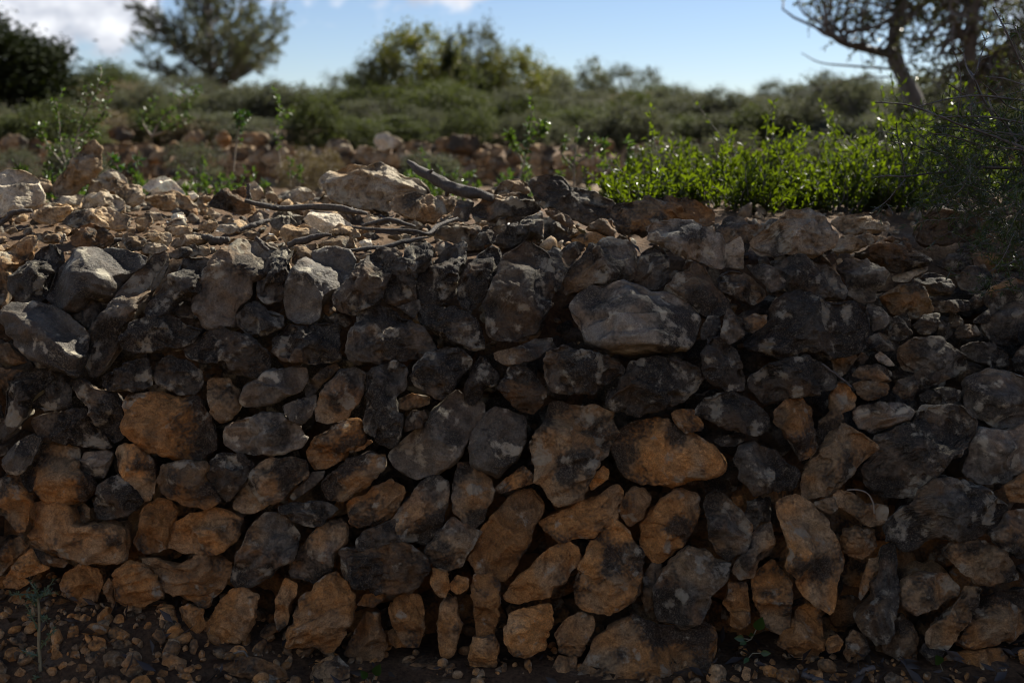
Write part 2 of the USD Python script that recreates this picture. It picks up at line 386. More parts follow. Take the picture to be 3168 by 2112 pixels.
def build_stone(poly, thick, kind, seed, m=64, rings=15, crest=None, grow=1.025):
    """A rock whose outline, seen square on, is poly (n x 2 metres): local points (u, v, towards the viewer), faces, colours."""
    rng = np.random.default_rng(seed)
    P = Polygon(poly)
    if not P.is_valid: P = P.buffer(0)
    if P.geom_type != 'Polygon': P = max(P.geoms, key=lambda g: g.area)
    poly = np.array(P.exterior.coords)[:-1]
    c = np.array(P.centroid.coords[0])
    if not P.contains(Point(c)): c = np.array(P.representative_point().coords[0])
    th, r = outline(c, poly, m)
    r = .12 * np.roll(r, 1) + .76 * r + .12 * np.roll(r, -1)
    size = math.sqrt(P.area / math.pi)
    base, crust, lichen, rough = KINDS[kind]
    r = r * grow * (1 + .085 * (.4 + .6 * rough) * (fbm(np.stack([np.cos(th) * 3.2, np.sin(th) * 3.2, np.full(m, seed * 3.7)], 1), 3, seed) - .5) * 2)
    d = thick * size
    s = np.sin(np.linspace(0, np.pi / 2, rings + 1))[1:]
    back = np.array([.93, .72, .38])
    rho = np.concatenate([s, back])
    H = np.concatenate([np.sqrt(np.maximum(0, 1 - s ** 2.3)), -.8 * np.sqrt(1 - back ** 2.5)])
    uv = rho[:, None, None] * r[None, :, None] * np.stack([np.cos(th), np.sin(th)], 1)[None]
    uv = np.vstack([np.zeros((1, 2)), uv.reshape(-1, 2), np.zeros((1, 2))])
    z = np.concatenate([[1.0], np.repeat(H, m), [-.8]]) * d
    # broken faces: planes that cut the front
    for k in range(rng.integers(5, 9)):
        a = rng.uniform(0, 2 * np.pi) if k else rng.uniform(.2, np.pi - .2)
        sl = rng.uniform(.2, 1.25) if k else rng.uniform(.05, .4)
        lim = d * rng.uniform(.5, .84) - sl * thick * 1.1 * (uv @ np.array([math.cos(a), math.sin(a)]) - size * rng.uniform(.0, .3))
        w = .025 * size
        h = np.clip(.5 + .5 * (lim - z) / w, 0, 1)
        zn = lim * (1 - h) + z * h - w * h * (1 - h)
        z = np.where(z > 0, np.maximum(zn, .02 * d), z)
    # most rocks carry a crest: the upper part slopes away from the viewer, the lower part is undercut
    c0, up, low = crest or (rng.uniform(-.1, .3), rng.uniform(.4, 1.1), rng.uniform(.15, .55))
    vv = uv[:, 1] - c0 * size + .25 * size * (fbm(np.column_stack([uv / size * 1.3, np.full(len(uv), seed * .7)]), 3, seed + 2) - .5) * 2 + rng.uniform(-.25, .25) * uv[:, 0]
    for sl in (-up, low):
        lim = d * .80 + sl * vv
        h = np.clip(.5 + .5 * (lim - z) / (.03 * size), 0, 1)
        z = np.where(z > 0, np.maximum(lim * (1 - h) + z * h - .03 * size * h * (1 - h), .02 * d), z)
    v = np.column_stack([uv, z])
    n = len(rho)
    f = []
    j = np.arange(m); jn = (j + 1) % m
    f.append(np.stack([np.zeros(m, int), 1 + j, 1 + jn], 1))
    for i in range(n - 1):
        a, b = 1 + i * m, 1 + (i + 1) * m
        f += [np.stack([a + j, b + j, b + jn], 1), np.stack([a + j, b + jn, a + jn], 1)]
    e = 1 + (n - 1) * m
    f.append(np.stack([e + j, np.full(m, 1 + n * m), e + jn], 1))
    f = np.vstack(f)
    nr = np.zeros_like(v); fn = np.cross(v[f[:, 1]] - v[f[:, 0]], v[f[:, 2]] - v[f[:, 0]])
    for k in range(3): np.add.at(nr, f[:, k], fn)
    nr = unit(nr)
    o = np.array([seed * 1.37 % 97, seed * 2.11 % 89, seed * .73 % 83])
    L = 1 / max(size, .02)
    ledge = 0
    if rng.random() < .75 and kind not in 'pw':      # broken bedding: small ledges across the face
        dd = unit(rng.normal(size=3) * np.array([.6, 1, .35]))
        t_ = v @ dd / (size * rng.uniform(.32, .6)) + 1.6 * fbm(v * L * 1.2 + o, 3, seed + 13)
        fr = t_ - np.floor(t_)
        ledge = (rng.uniform(.03, .06) if rough >= 1 else rng.uniform(.07, .13)) * size * (np.where(fr < .82, fr / .82, (1 - fr) / .18) - .5) * smoothstep(.35, .6, noise(v * L * 1.0 + o, seed + 14))
    disp = .22 * size * (fbm(v * L * 1.4 + o, 4, seed) - .5)
    pit = np.abs(fbm(v * 38 + o, 3, seed + 5) - .5)
    disp += rough * min(size, .07) * ((.36 if rough >= 1 else .5) * (fbm(v * 30 + o, 5, seed + 9) - .5) - .26 * (.12 - np.minimum(pit, .12)))
    disp = disp + ledge
    if rough > .9: disp -= rough * min(size, .06) * .12 * smoothstep(.56, .72, noise(v * 55 + o, seed + 3))
    v = v + nr * disp[:, None]
    v[:, :2] += c
    # colours that belong to the stone: bedding tone, soil stain, black crust, lichen
    q = v + o
    t1, t2 = fbm(q * 9, 3, seed + 20), fbm(q * 17, 4, seed + 21)
    g = rng.uniform(.65, 1.45)
    a = smoothstep(.42, .6, t1)[:, None]; b = smoothstep(.48, .66, t2)[:, None]
    col = (base[0] * (1 - a) + base[1] * a) * (1 - .6 * b) + base[2] * .6 * b
    col = col * g * (.75 + .5 * fbm(q * 40, 3, seed + 22))[:, None]
    cr = fbm(q * 11, 4, seed + 30)
    lo = np.quantile(cr, 1 - np.clip(crust * rng.uniform(.7, 1.25), .02, .97))
    li = fbm(q * 24, 4, seed + 40)
    l2 = np.quantile(li, 1 - lichen)
    mask = np.stack([.5 + (cr - lo) * 2.2, .5 + (li - l2) * 2.2], 1)
    return v, f, np.column_stack([np.clip(col, .008, .8), mask])


def rock_at(pts, tile, kind, seed, lean=None, top=False, thick=None, m=64, rings=15, nudge=0.0, foot=None):
    """A rock with the given outline in the photograph, standing on the wall's front (or, when top, on what lies under its lowest point)."""
    ox, oy, sc = TILE[tile]
    px = np.array(pts, float) * sc + np.array([ox, oy])
    if top == 'ground':
        p0, le = on_ground(px[:, 0].mean(), px[:, 1].max() - .12 * np.ptp(px[:, 1])), .6
    elif top:
        p0, le = on_face(px[:, 0].mean(), (foot if foot else px[:, 1].max()) - 4); le = .55
    else:
        p0, le = on_face(*px.mean(0)); le = min(le, .62)
    if lean is not None: le = lean
    ex, ey, n = np.array([1, 0, 0]), np.array([0, math.sin(le), math.cos(le)]), np.array([0, -math.cos(le), math.sin(le)])
    p0 = p0 + n * nudge
    C, uv = np.array([0, 0, ZC]), []
    for a, b in px:
        d = direction(a, b)
        w = C + d * (np.dot(p0 - C, n) / np.dot(d, n)) - p0
        uv.append((np.dot(w, ex), np.dot(w, ey)))
    rng = np.random.default_rng(seed + 7)
    v, f, col = build_stone(np.array(uv), thick or rng.uniform(.68, .95), kind, seed, m, rings, (rng.uniform(0, .2), rng.uniform(.9, 1.5), rng.uniform(.25, .5)) if top is True and not thick else None if top or px[:, 1].mean() < 900 else (rng.uniform(-.1, .35), rng.uniform(.15, .6), rng.uniform(.15, .5)))
    return p0 + v[:, :1] * ex + v[:, 1:2] * ey + v[:, 2:] * n, f, col


def parse(text):
    for line in text.strip().splitlines():
        head, _, body = line.strip().partition('|')
        label = None
        if '|' in body: label, _, body = body.partition('|')
        yield head.split(), label, [tuple(map(float, a.split(','))) for a in body.split()]


WALL = """
A1 t|-60,800 120,720 290,645 300,720 200,860 100,930 80,1040 60,1200 -60,1220
A1 d|75,1090 130,950 300,780 400,725 500,770 512,850 440,940 400,1000 370,1150 280,1200 150,1200
A1 k|375,1160 420,990 510,890 600,790 780,760 1000,770 1190,820 1170,900 1080,950 980,1000 930,1110 880,1150 700,1180 610,1280 500,1270
A1 e|600,1250 690,1150 810,1095 890,1200 880,1290 800,1400 700,1420 630,1360
A1 e|740,1450 880,1290 960,1150 1080,980 1210,810 1360,800 1340,900 1260,1050 1190,1190 1100,1330 1000,1430 960,1540 900,1630 820,1790 720,1800 690,1700 715,1568
A1 d|1165,1290 1190,1200 1300,1080 1400,960 1480,830 1560,810 1700,830 1740,880 1650,1000 1600,1120 1480,1150 1380,1190 1370,1260 1250,1310
A1 d|1365,1240 1480,1145 1580,1220 1560,1320 1450,1320
A1 e|1590,1220 1610,1080 1720,920 1830,780 1960,690 2080,690 2200,740 2320,810 2290,890 2180,990 2060,1060 2040,1180 1920,1280 1900,1390 1700,1380 1600,1320
A1 k|10,1290 100,1220 330,1190 480,1240 600,1330 720,1440 710,1600 660,1780 600,1795 450,1720 260,1640 150,1550 80,1430
A1 d|985,1480 1060,1380 1220,1310 1400,1290 1500,1370 1640,1400 1560,1500 1440,1560 1290,1580 1220,1610 1070,1600 1000,1560
A1 d|1490,1560 1600,1480 1760,1380 1900,1430 2000,1480 2120,1530 2200,1640 2190,1720 2070,1810 1900,1770 1800,1720 1500,1640
A1 d|1905,1300 1990,1220 2050,1170 2180,1240 2290,1300 2280,1400 2120,1470 2000,1440 1920,1380
A2 d|120,1050 140,980 230,830 330,730 420,780 390,870 400,970 370,1080 300,1180 200,1210 130,1150
A2 k|340,1180 400,990 490,880 590,780 720,745 850,765 925,850 890,960 830,1050 720,1120 650,1230 640,1310 560,1360 440,1370 360,1300
A2 t|640,1260 680,1130 730,1150 760,1260 700,1310
A2 d|720,1120 850,1030 930,900 1050,790 1180,740 1300,800 1240,910 1160,1000 1140,1130 1060,1210 950,1240 900,1290 800,1270 740,1200
A2 d|1160,1080 1210,900 1320,820 1400,690 1500,690 1550,800 1540,880 1440,960 1410,1060 1410,1170 1250,1220 1160,1180
A2 d|1410,1060 1440,960 1560,850 1660,750 1790,700 1810,800 1800,900 1740,1000 1720,1140 1600,1220 1470,1215 1420,1140
A2 d|1740,1080 1790,950 1900,800 2020,720 2080,760 2100,840 2060,960 1990,1080 1930,1180 1840,1260 1770,1220 1735,1150
A3 e|0,1180 60,1080 90,940 200,770 340,680 450,720 520,800 560,940 560,1080 530,1240 430,1430 250,1500 100,1510 20,1420
A3 d|510,790 600,800 650,900 660,960 610,1080 560,1100 560,940
A2 d|690,1310 820,1265 900,1290 880,1360 830,1390 750,1360
A2 d|240,1480 380,1370 480,1390 680,1350 770,1380 800,1640 700,1670 560,1690 440,1670 330,1640 260,1590
A2 d|840,1530 880,1400 960,1240 1100,1215 1240,1270 1370,1350 1500,1460 1570,1560 1420,1640 1250,1670 1000,1690 900,1690 830,1600
A2 d|1400,1320 1420,1230 1560,1220 1700,1240 1850,1290 1920,1370 1970,1490 1960,1570 1860,1590 1700,1530 1600,1450 1460,1390
A2 e|1245,1230 1430,1170 1440,1240 1390,1320
A3 e|640,1100 660,960 760,860 860,720 1000,690 1190,700 1235,770 1230,870 1210,990 1080,1040 960,1060 850,1070 720,1100 650,1150
A3 d|590,790 660,730 760,690 820,720 760,820 680,900 640,840
A3 m|680,690 780,640 900,620 1030,680 960,720 820,740
A3 e|1215,900 1270,790 1380,725 1460,770 1510,870 1500,990 1430,1060 1310,1090 1240,1050 1200,980
A3 g|665,1220 760,1100 880,1065 1000,1065 1110,1015 1210,1050 1350,1120 1490,1125 1600,1190 1700,1270 1745,1340 1700,1470 1620,1560 1500,1600 1300,1620 1000,1610 800,1510 770,1380 700,1290
A3 e|1430,1060 1560,970 1680,890 1780,890 1850,1040 1940,1130 1990,1200 1940,1290 1800,1310 1680,1270 1600,1180 1490,1120
A3 t|1590,920 1640,860 1720,850 1800,890 1780,920 1690,920
A3 d|40,700 180,590 330,500 470,460 475,560 470,690 380,660 280,720 180,750 80,720
A3 d|475,500 680,530 670,620 600,660 480,690
A2 t|1540,650 1610,570 1800,550 1950,580 2060,640 1990,690 1940,770 1800,780 1690,700
A3 d|20,560 60,500 200,490 330,460 370,500 260,560 150,590
A3 t|60,590 130,560 220,570 190,620 110,640
A3 d|-100,700 0,560 100,640 80,700 -40,740
A3 t|800,600 900,540 1030,520 1060,600 1050,680 960,640
A3 e|650,630 720,590 750,620 720,650
A3 e|1050,690 1100,630 1140,640 1165,700
A3 e|1490,960 1540,930 1590,950 1560,990 1500,1000
A3 d|1740,1400 1800,1300 1900,1300 1910,1400 1830,1480 1750,1500
A3 d|1920,1340 1970,1240 2050,1300 2120,1340 2100,1460 1980,1540 1900,1450
B3 d|1740,120 1820,-20 1920,-30 2000,60 2080,180 2110,330 2080,410 1950,410 1830,340 1760,240
A4 e|550,800 820,740 870,840 830,880 700,860
A4 e|360,880 500,815 640,850 800,870 900,960 935,1060 910,1130 700,1150 560,1100 450,1050 380,950
A4 d|-80,960 0,910 100,905 200,980 310,1060 290,1140 200,1190 80,1150 -60,1100
A4 d|150,870 300,860 360,900 470,1000 450,1060 350,1090 310,1040 230,960
A4 e|860,890 940,820 1100,830 1200,880 1280,950 1190,1060 1180,1150 1060,1170 960,1100 930,960
A4 d|1470,1000 1600,930 1740,960 1790,1070 1750,1120 1620,1110
A4 t|1200,1130 1350,1030 1500,1010 1580,1110 1640,1230 1540,1290 1460,1300 1290,1240
A4 d|130,1480 330,1290 300,1230 450,1110 650,1080 690,1150 850,1160 1050,1155 1120,1250 1140,1350 1110,1440 1040,1560 930,1600 820,1610 620,1590 440,1630 300,1590 150,1530
A4 t|120,1290 220,1250 320,1270 310,1330 200,1410 140,1380
A4 g|1100,1210 1130,1170 1200,1200 1260,1260 1310,1310 1240,1370 1150,1400 1130,1300
A4 d|1280,1400 1300,1290 1420,1240 1450,1310 1470,1420 1380,1470 1300,1460
A4 d|1460,1350 1560,1260 1680,1260 1690,1330 1640,1410 1540,1420
A4 d|1650,1340 1700,1290 1760,1310 1790,1420 1730,1460 1660,1420
A4 e|1740,1370 1770,1240 1880,1310 1870,1360
A4 e|1790,1400 1850,1350 1960,1350 2010,1420 1920,1460 1820,1450
A4 d|1610,1180 1740,1150 1920,1150 1930,1230 1780,1250 1640,1240
A4 d|1920,1150 1960,1100 2070,1110 2070,1180 1960,1230
A4 e|2020,1350 2100,1250 2200,1180 2352,1190 2420,1300 2420,1480 2250,1510 2100,1490
A4 d|2080,1060 2120,960 2220,920 2352,950 2430,1050 2380,1150 2200,1170
A4 e|1810,960 1900,890 2040,870 2100,950 2060,1060 1950,1090 1850,1060
A4 e|1640,870 1760,790 1900,780 1950,850 1880,910 1760,910
A4 d|1985,720 2000,620 2110,640 2180,700 2100,860 2010,830
A4 d|1930,1330 2010,1260 2120,1190 2150,1240 2060,1330
A4 e|1090,1470 1200,1400 1260,1420 1320,1540 1200,1560 1090,1530
A4 e|1350,1530 1500,1440 1680,1460 1800,1530 1900,1600 1920,1690 1800,1750 1600,1770 1420,1700 1370,1620
A4 d|1850,1520 1920,1470 2100,1480 2220,1560 2230,1660 2100,1690 1960,1640 1870,1590
B4 d|2250,160 2300,90 2400,80 2420,270 2280,250
B4 t|820,150 900,80 1060,50 1080,110 1000,190 950,260 900,290 850,250
B4 d|1000,190 1060,100 1120,140 1080,200 1020,230
B4 p|1170,130 1210,95 1260,130 1340,210 1280,210 1200,180
B4 y|980,290 1060,210 1210,200 1300,260 1290,330 1180,340 1070,320
B4 t|990,350 1080,320 1200,340 1280,360 1270,440 1160,490 1060,460
B4 y|1310,400 1350,320 1480,290 1520,380 1470,480 1380,470
B4 e|1460,290 1560,220 1780,300 1700,340 1570,370 1520,340
B4 e|1520,440 1600,395 1700,430 1700,500 1620,530 1540,490
B4 d|1620,390 1720,370 1850,400 1850,490 1740,510 1700,440
B4 g|1870,450 1900,320 2060,230 2250,260 2420,310 2420,650 2250,720 2100,700 1980,620 1890,550
B4 g|1940,800 2000,700 2200,720 2420,640 2420,1000 2270,1080 2220,1130 2000,1150 1860,1050
B4 g|1000,580 1050,520 1200,500 1400,500 1480,560 1440,640 1300,690 1160,750 1030,690
B4 d|1090,1000 1180,870 1190,780 1320,700 1480,620 1540,520 1880,520 2000,640 1980,740 1870,840 1760,920 1670,1020 1590,1120 1500,1200 1380,1240 1250,1260 1100,1160
B4 d|1240,1480 1290,1400 1480,1270 1620,1090 1760,1075 1900,1140 2100,1180 2220,1300 2230,1400 2130,1500 1900,1590 1860,1600 1640,1560 1500,1640 1420,1660 1280,1580
B4 d|180,300 290,210 500,150 620,130 740,180 870,290 860,380 700,430 500,480 300,510 240,480 170,390
B4 m|820,450 880,340 960,360 1030,460 1000,540 910,590 900,640 840,740 770,810 690,750 740,650 830,560
B4 m|360,650 380,560 470,480 600,460 650,540 680,650 690,750 710,840 660,940 570,970 540,880 420,720
B4 t|570,1140 600,1060 700,900 800,780 930,650 1040,720 1130,780 1185,870 1140,930 1060,970 1000,1070 900,1150 780,1240 600,1250
B4 e|50,950 100,850 220,820 330,870 450,940 570,1060 560,1150 500,1190 350,1220 200,1220 110,1120
B4 d|-260,590 -180,460 -60,420 60,420 200,480 330,590 340,680 270,760 120,750 -60,700 -180,620
B4 d|-120,800 0,740 100,760 140,800 60,850 -60,840
B4 t|845,1240 890,1190 1030,1230 1080,1290 1270,1310 1270,1460 1150,1480 1080,1450 960,1370 870,1320
B4 m|680,1290 840,1240 880,1340 820,1380 720,1330
B4 o|2190,1150 2280,1100 2352,1040 2420,1040 2420,1280 2240,1290
C4 m|390,150 420,90 560,60 680,100 740,200 830,330 890,450 925,570 880,680 860,870 830,970 720,910 600,840 530,700 470,600 500,480 450,330
C4 t|910,320 1030,290 1170,310 1180,460 1070,560 960,530 910,480
C4 y|1210,600 1220,440 1330,430 1350,600 1340,780 1340,940 1290,1080 1240,1210 1180,1220 1060,1130 1000,1010 1150,870 1140,750 1200,680
C4 m|1040,860 1060,720 1130,560 1210,540 1200,660 1120,780 1060,900
C4 y|1350,790 1380,720 1550,650 1740,670 1840,770 1830,850 1730,900 1600,960 1480,1000 1370,930
C4 t|1700,500 1780,420 1920,370 2060,410 2170,490 2290,600 2320,720 2200,740 2050,750 1930,720 1850,650 1770,560
C4 y|2050,350 2160,280 2220,180 2420,160 2420,560 2300,550 2180,480
C4 t|1560,1200 1600,1100 1740,970 1850,860 1920,770 2010,800 1980,930 1900,1060 1820,1170 1740,1270 1650,1270 1590,1270
C4 m|1780,1210 1860,1080 1990,910 2160,800 2420,790 2420,1080 2250,1200 2050,1230 1900,1270
C4 o|1730,1320 1820,1280 2000,1260 2180,1260 2220,1380 2200,1450 2000,1420 1850,1440 1680,1420
C4 m|1220,1210 1300,1050 1370,970 1460,1050 1510,1180 1500,1300 1520,1430 1420,1470 1340,1360 1240,1300
C4 d|1520,1290 1560,1210 1600,1270 1740,1280 1690,1350 1640,1400
C4 m|190,700 260,630 350,560 450,640 510,720 510,850 500,970 480,1100 440,1140 340,1130 260,1010 210,880
C4 y|100,520 180,440 210,340 270,270 340,260 370,460 340,530 250,580 210,700 100,720 30,650
C4 d|140,200 160,90 350,60 350,260 260,260 210,330
C4 o|500,1080 540,960 620,900 740,950 750,1080 780,1210 700,1320 640,1390 520,1330 400,1240 420,1140
C4 o|780,1240 800,1180 870,1150 920,1210 890,1280 800,1300
C4 y|960,1180 1000,1120 1090,1160 1140,1280 1080,1340 960,1370 920,1300
C4 o|0,820 0,740 150,740 180,960 130,970 20,970 -40,900
C4 o|20,970 180,970 190,1060 110,1110 20,1090
C4 o|30,60 110,50 130,120 60,140
C4 m|2300,1290 2420,1230 2420,1400 2330,1400
C4 d|2280,620 2420,560 2420,680 2330,680
B1 t|-60,60 60,20 150,110 240,190 120,200 -60,190
B1 b|-60,230 80,230 190,250 80,330 60,400 -60,390
B1 d|40,480 70,350 140,290 280,240 420,240 440,330 330,420 250,500 250,620 150,750 20,830 -40,800 0,720 40,620
B1 d|250,520 400,380 500,285 590,320 580,400 590,560 420,580 280,570
B1 d|590,340 680,310 820,400 940,430 1010,520 1040,700 1000,810 920,840 830,760 760,620 660,480
B1 d|815,370 830,300 1000,200 1190,140 1220,250 1230,370 1100,420 900,420
B1 d|1240,260 1260,180 1380,130 1500,160 1640,260 1650,360 1580,440 1480,460 1370,430 1260,350
B1 t|1680,350 1720,310 1860,310 1940,400 1940,530 1860,640 1800,670 1720,640 1670,540
B1 m|1010,520 1060,450 1220,420 1400,450 1500,490 1590,470 1650,530 1740,780 1740,890 1660,960 1530,980 1350,950 1170,890 1100,800 1040,700 1050,590
B1 d|240,660 330,600 500,580 700,560 780,680 880,830 920,880 780,880 600,850 340,800
B1 g|0,970 80,880 160,820 270,770 330,810 290,920 240,1010 160,1090 80,1090
B1 m|160,1090 270,1000 310,880 430,840 640,880 650,940 620,1060 730,1120 770,1180 740,1270 560,1320 380,1300 230,1220
B1 g|620,1010 690,910 850,890 930,920 890,1030 840,1120 740,1120 630,1080
B1 m|945,880 1010,830 1100,820 1180,890 1260,960 1270,1080 1250,1240 1200,1290 1090,1260 1010,1150 950,1030
B1 m|1275,1130 1320,1010 1480,980 1670,990 1680,1120 1740,1230 1800,1310 1640,1360 1490,1330 1380,1290 1290,1240
B1 d|1670,1010 1790,910 1950,930 2045,1000 2030,1090 1940,1210 1840,1310 1720,1210 1680,1110
B1 d|760,1330 800,1160 950,1090 1050,1150 1180,1300 1100,1380 960,1450 780,1450
B1 t|625,1350 680,1320 740,1360 740,1440 700,1480 640,1470
B1 m|-60,1110 80,1130 180,1200 250,1300 220,1450 200,1550 120,1540 40,1430 -60,1400
B1 d|-60,500 10,520 30,640 -60,720
B1 d|-60,870 60,850 70,910 -10,950 -60,950
B2 g|0,430 60,350 200,260 420,205 520,230 540,330 470,430 300,500 120,560 20,550 -20,500
B2 y|500,400 540,330 640,250 740,190 790,230 720,300 640,370 560,460 510,460
B2 g|320,540 400,500 600,440 600,530 550,620 480,690 400,660 350,610
B2 y|580,590 620,470 700,340 790,260 900,220 990,280 960,420 930,520 840,620 700,680 600,660
B2 d|1000,400 1010,280 1090,210 1230,180 1330,230 1310,370 1250,470 1260,560 1300,680 1280,800 1200,880 1090,850 990,720 1000,560
B2 d|1345,290 1400,200 1500,100 1640,70 1780,80 1850,160 1840,230 1730,310 1700,400 1610,490 1520,450 1400,380
B2 m|1245,560 1260,480 1370,430 1520,460 1510,520 1420,550 1300,580
B2 d|1310,740 1320,640 1370,570 1480,570 1500,640 1440,720
B2 d|1800,400 1830,250 1920,130 2010,190 2080,300 2060,360 1970,400 1930,480 1860,540 1800,490
B2 g|1180,920 1320,790 1480,650 1550,570 1640,470 1740,380 1810,480 1950,520 1950,620 1830,830 1750,960 1660,1040 1480,1120 1430,1140 1330,1110 1250,1060
B2 g|1820,870 1850,750 1960,620 2040,540 2160,570 2290,620 2300,700 2270,860 2210,980 2060,1110 1960,1080 1860,1010
B2 g|-160,770 -100,680 60,620 160,570 320,600 460,690 520,800 480,880 300,920 100,935 -60,900 -150,850
B2 m|510,900 580,800 700,730 830,640 960,640 1000,720 1000,800 860,900 800,980 700,1030 580,1055 530,980
B2 m|860,880 1000,810 1060,820 980,890 870,920
B2 m|640,1150 760,1040 900,960 1050,910 1160,930 1180,1010 1100,1120 950,1230 780,1310 700,1300 640,1220
B2 g|380,1270 440,1190 510,1140 560,1070 670,1060 650,1120 540,1220 420,1300
B2 y|-80,1330 0,1190 90,1060 210,950 400,940 520,980 520,1100 400,1210 280,1300 120,1400 0,1410
B2 m|830,1330 900,1280 1000,1240 1120,1140 1230,1130 1310,1190 1280,1330 1220,1440 1090,1490 950,1520 870,1470
B2 d|285,1350 400,1300 560,1290 700,1320 780,1370 690,1430 640,1500 520,1510 400,1470 310,1410
C2 y|1220,270 1240,180 1300,110 1400,20 1480,-60 1560,-100 1650,-60 1660,80 1600,290 1550,380 1500,470 1420,440 1300,430 1230,380
C2 d|915,400 1000,320 1150,270 1260,240 1330,300 1320,420 1250,430 1010,500 930,490
B2 y|1700,1180 1740,1000 1870,990 1960,1080 2030,1150 2030,1290 1950,1460 1880,1510 1790,1470 1720,1390
C2 y|1500,470 1560,360 1700,250 1760,260 1940,350 1880,430 1820,530 1780,630 1680,665 1540,620 1490,540
C2 b|785,510 850,460 1000,470 1300,420 1400,450 1500,540 1520,680 1450,770 1350,830 1100,830 900,790 830,680
C2 y|20,430 60,330 150,230 250,190 400,260 480,380 420,490 400,580 250,680 60,790 -60,790 -90,680 -40,560
C2 y|370,660 420,520 500,430 620,310 700,250 800,230 850,310 850,420 770,500 750,600 720,700 620,770 500,740 400,720
C2 o|390,1200 430,1000 480,880 600,800 700,720 770,650 850,750 920,880 900,1010 850,1120 790,1260 650,1300 480,1290 360,1280
C2 o|270,900 340,720 450,760 440,850 390,920 370,1090 290,1150 260,1060
C2 q|820,1330 880,1200 940,1080 1000,980 1110,990 1130,1130 1180,1250 1130,1360 1060,1430 950,1380
C2 o|1180,1000 1240,880 1340,840 1450,870 1480,1000 1470,1100 1430,1280 1330,1290 1250,1160
C2 o|1175,1160 1230,1120 1330,1190 1320,1270 1240,1280 1190,1230
C2 q|1590,1200 1580,1080 1600,930 1650,840 1740,880 1740,990 1780,1080 1740,1230 1690,1350 1600,1340
C2 o|1520,760 1540,640 1660,660 1680,800 1640,880 1570,860
C2 o|1680,760 1740,690 1830,720 1830,800 1760,850 1690,820
C2 o|1850,800 1870,690 2000,700 2080,760 2090,900 2060,1050 2030,1180 1900,1180 1870,1020
C2 o|1830,1280 1860,1200 2030,1180 2080,1250 2060,1430 1960,1500 1850,1450
C2 m|920,940 990,850 1140,830 1150,890 1060,950
C3 o|-130,560 -20,320 60,220 120,130 260,20 380,0 470,90 480,180 430,310 370,430 290,560 230,650 170,740 60,720 -50,680
C3 o|160,860 250,720 380,610 530,470 680,420 750,480 760,560 690,680 630,760 540,790 530,860 420,890 280,920 190,900
C3 o|435,260 550,200 720,130 880,60 960,0 1000,-60 1100,-40 1120,20 1080,150 1050,240 950,300 880,370 740,400 600,410 480,340
B3 o|830,1150 890,1080 960,1020 1010,1060 1000,1130 930,1170 860,1220
B3 y|345,850 400,740 470,660 530,510 620,510 750,540 960,550 1030,640 1040,830 960,950 900,1040 840,1130 800,1250 700,1310 580,1350 500,1260 430,1150 370,980
B3 m|1010,910 1050,760 1140,690 1300,640 1480,620 1560,720 1720,770 1850,840 1940,960 1940,1050 1870,1100 1680,1130 1560,1180 1400,1180 1200,1170 1100,1050
B3 d|470,200 500,100 640,50 830,90 1000,130 1110,200 1120,270 990,360 880,430 680,450 540,420 480,300
B3 d|995,470 1080,370 1140,280 1200,190 1420,140 1600,170 1740,230 1780,290 1740,400 1620,510 1400,590 1240,610 1130,570 1020,560
B3 b|90,400 150,320 200,220 340,230 430,310 500,420 470,530 400,600 270,570 180,500
B3 y|60,110 250,60 400,0 560,-20 540,60 400,150 280,190 170,210 90,160
B3 m|1510,600 1560,560 1680,570 1770,680 1750,740 1620,760 1560,710
B3 m|80,1200 200,1090 310,1020 390,1100 400,1160 250,1210 110,1240
C3 q|1080,170 1130,60 1200,-20 1300,-10 1350,60 1310,150 1280,240 1180,300 1110,250
C3 m|1250,450 1280,260 1370,130 1480,40 1600,-10 1720,30 1760,180 1700,310 1620,420 1500,540 1400,580 1290,530
C3 y|1770,150 1790,40 1870,0 1960,60 2090,190 2170,290 2160,420 2080,520 1960,580 1880,520 1800,380
C3 y|1420,700 1500,560 1650,450 1780,460 1880,560 1980,600 1960,720 1840,830 1800,960 1720,1070 1600,1100 1420,1060 1370,900
C3 m|720,800 760,640 830,480 940,330 1040,260 1120,300 1210,400 1260,520 1270,700 1240,840 1150,960 1000,1010 850,970 740,900
C3 o|170,1130 200,990 350,940 550,910 550,1070 520,1190 480,1300 330,1360 230,1330 170,1230
C3 q|560,1180 640,1060 780,1000 880,1040 880,1120 830,1220 760,1340 680,1350 600,1310
C3 m|740,1560 780,1400 880,1220 1000,1120 1200,1020 1350,1080 1600,1110 1750,1070 1870,1090 1890,1300 1800,1480 1700,1600 1300,1640 800,1640
C3 y|1270,870 1280,720 1350,600 1440,610 1400,780 1370,950 1300,1000
C3 q|520,1560 540,1440 600,1340 750,1360 720,1540 640,1600
C2 q|1320,1440 1500,1400 1700,1420 1850,1500 1890,1580 1600,1600 1400,1500
C1 q|230,230 270,110 400,100 600,130 640,270 850,270 1050,290 1060,400 1010,590 930,610 700,580 500,540 330,490 250,450
C1 o|1070,430 1140,280 1180,130 1280,70 1400,100 1440,180 1400,270 1370,400 1340,480 1180,530 1120,490
C1 q|1370,470 1400,270 1600,190 1740,140 1850,180 1960,240 1930,360 1870,460 1760,520 1500,520
C1 q|1150,560 1280,560 1430,610 1600,540 1780,530 1870,600 1880,700 1780,830 1700,930 1550,910 1400,850 1310,780 1250,690
C1 o|910,750 950,630 1050,580 1160,600 1260,710 1330,860 1160,940 1000,950 930,900
C1 o|480,760 520,680 640,620 800,640 830,760 790,890 680,950 560,870
C1 o|830,800 880,710 910,760 930,950 860,890
C1 m|250,470 400,530 560,590 520,640 380,620 300,560
C1 o|40,720 130,580 250,480 330,600 400,640 260,700 150,720
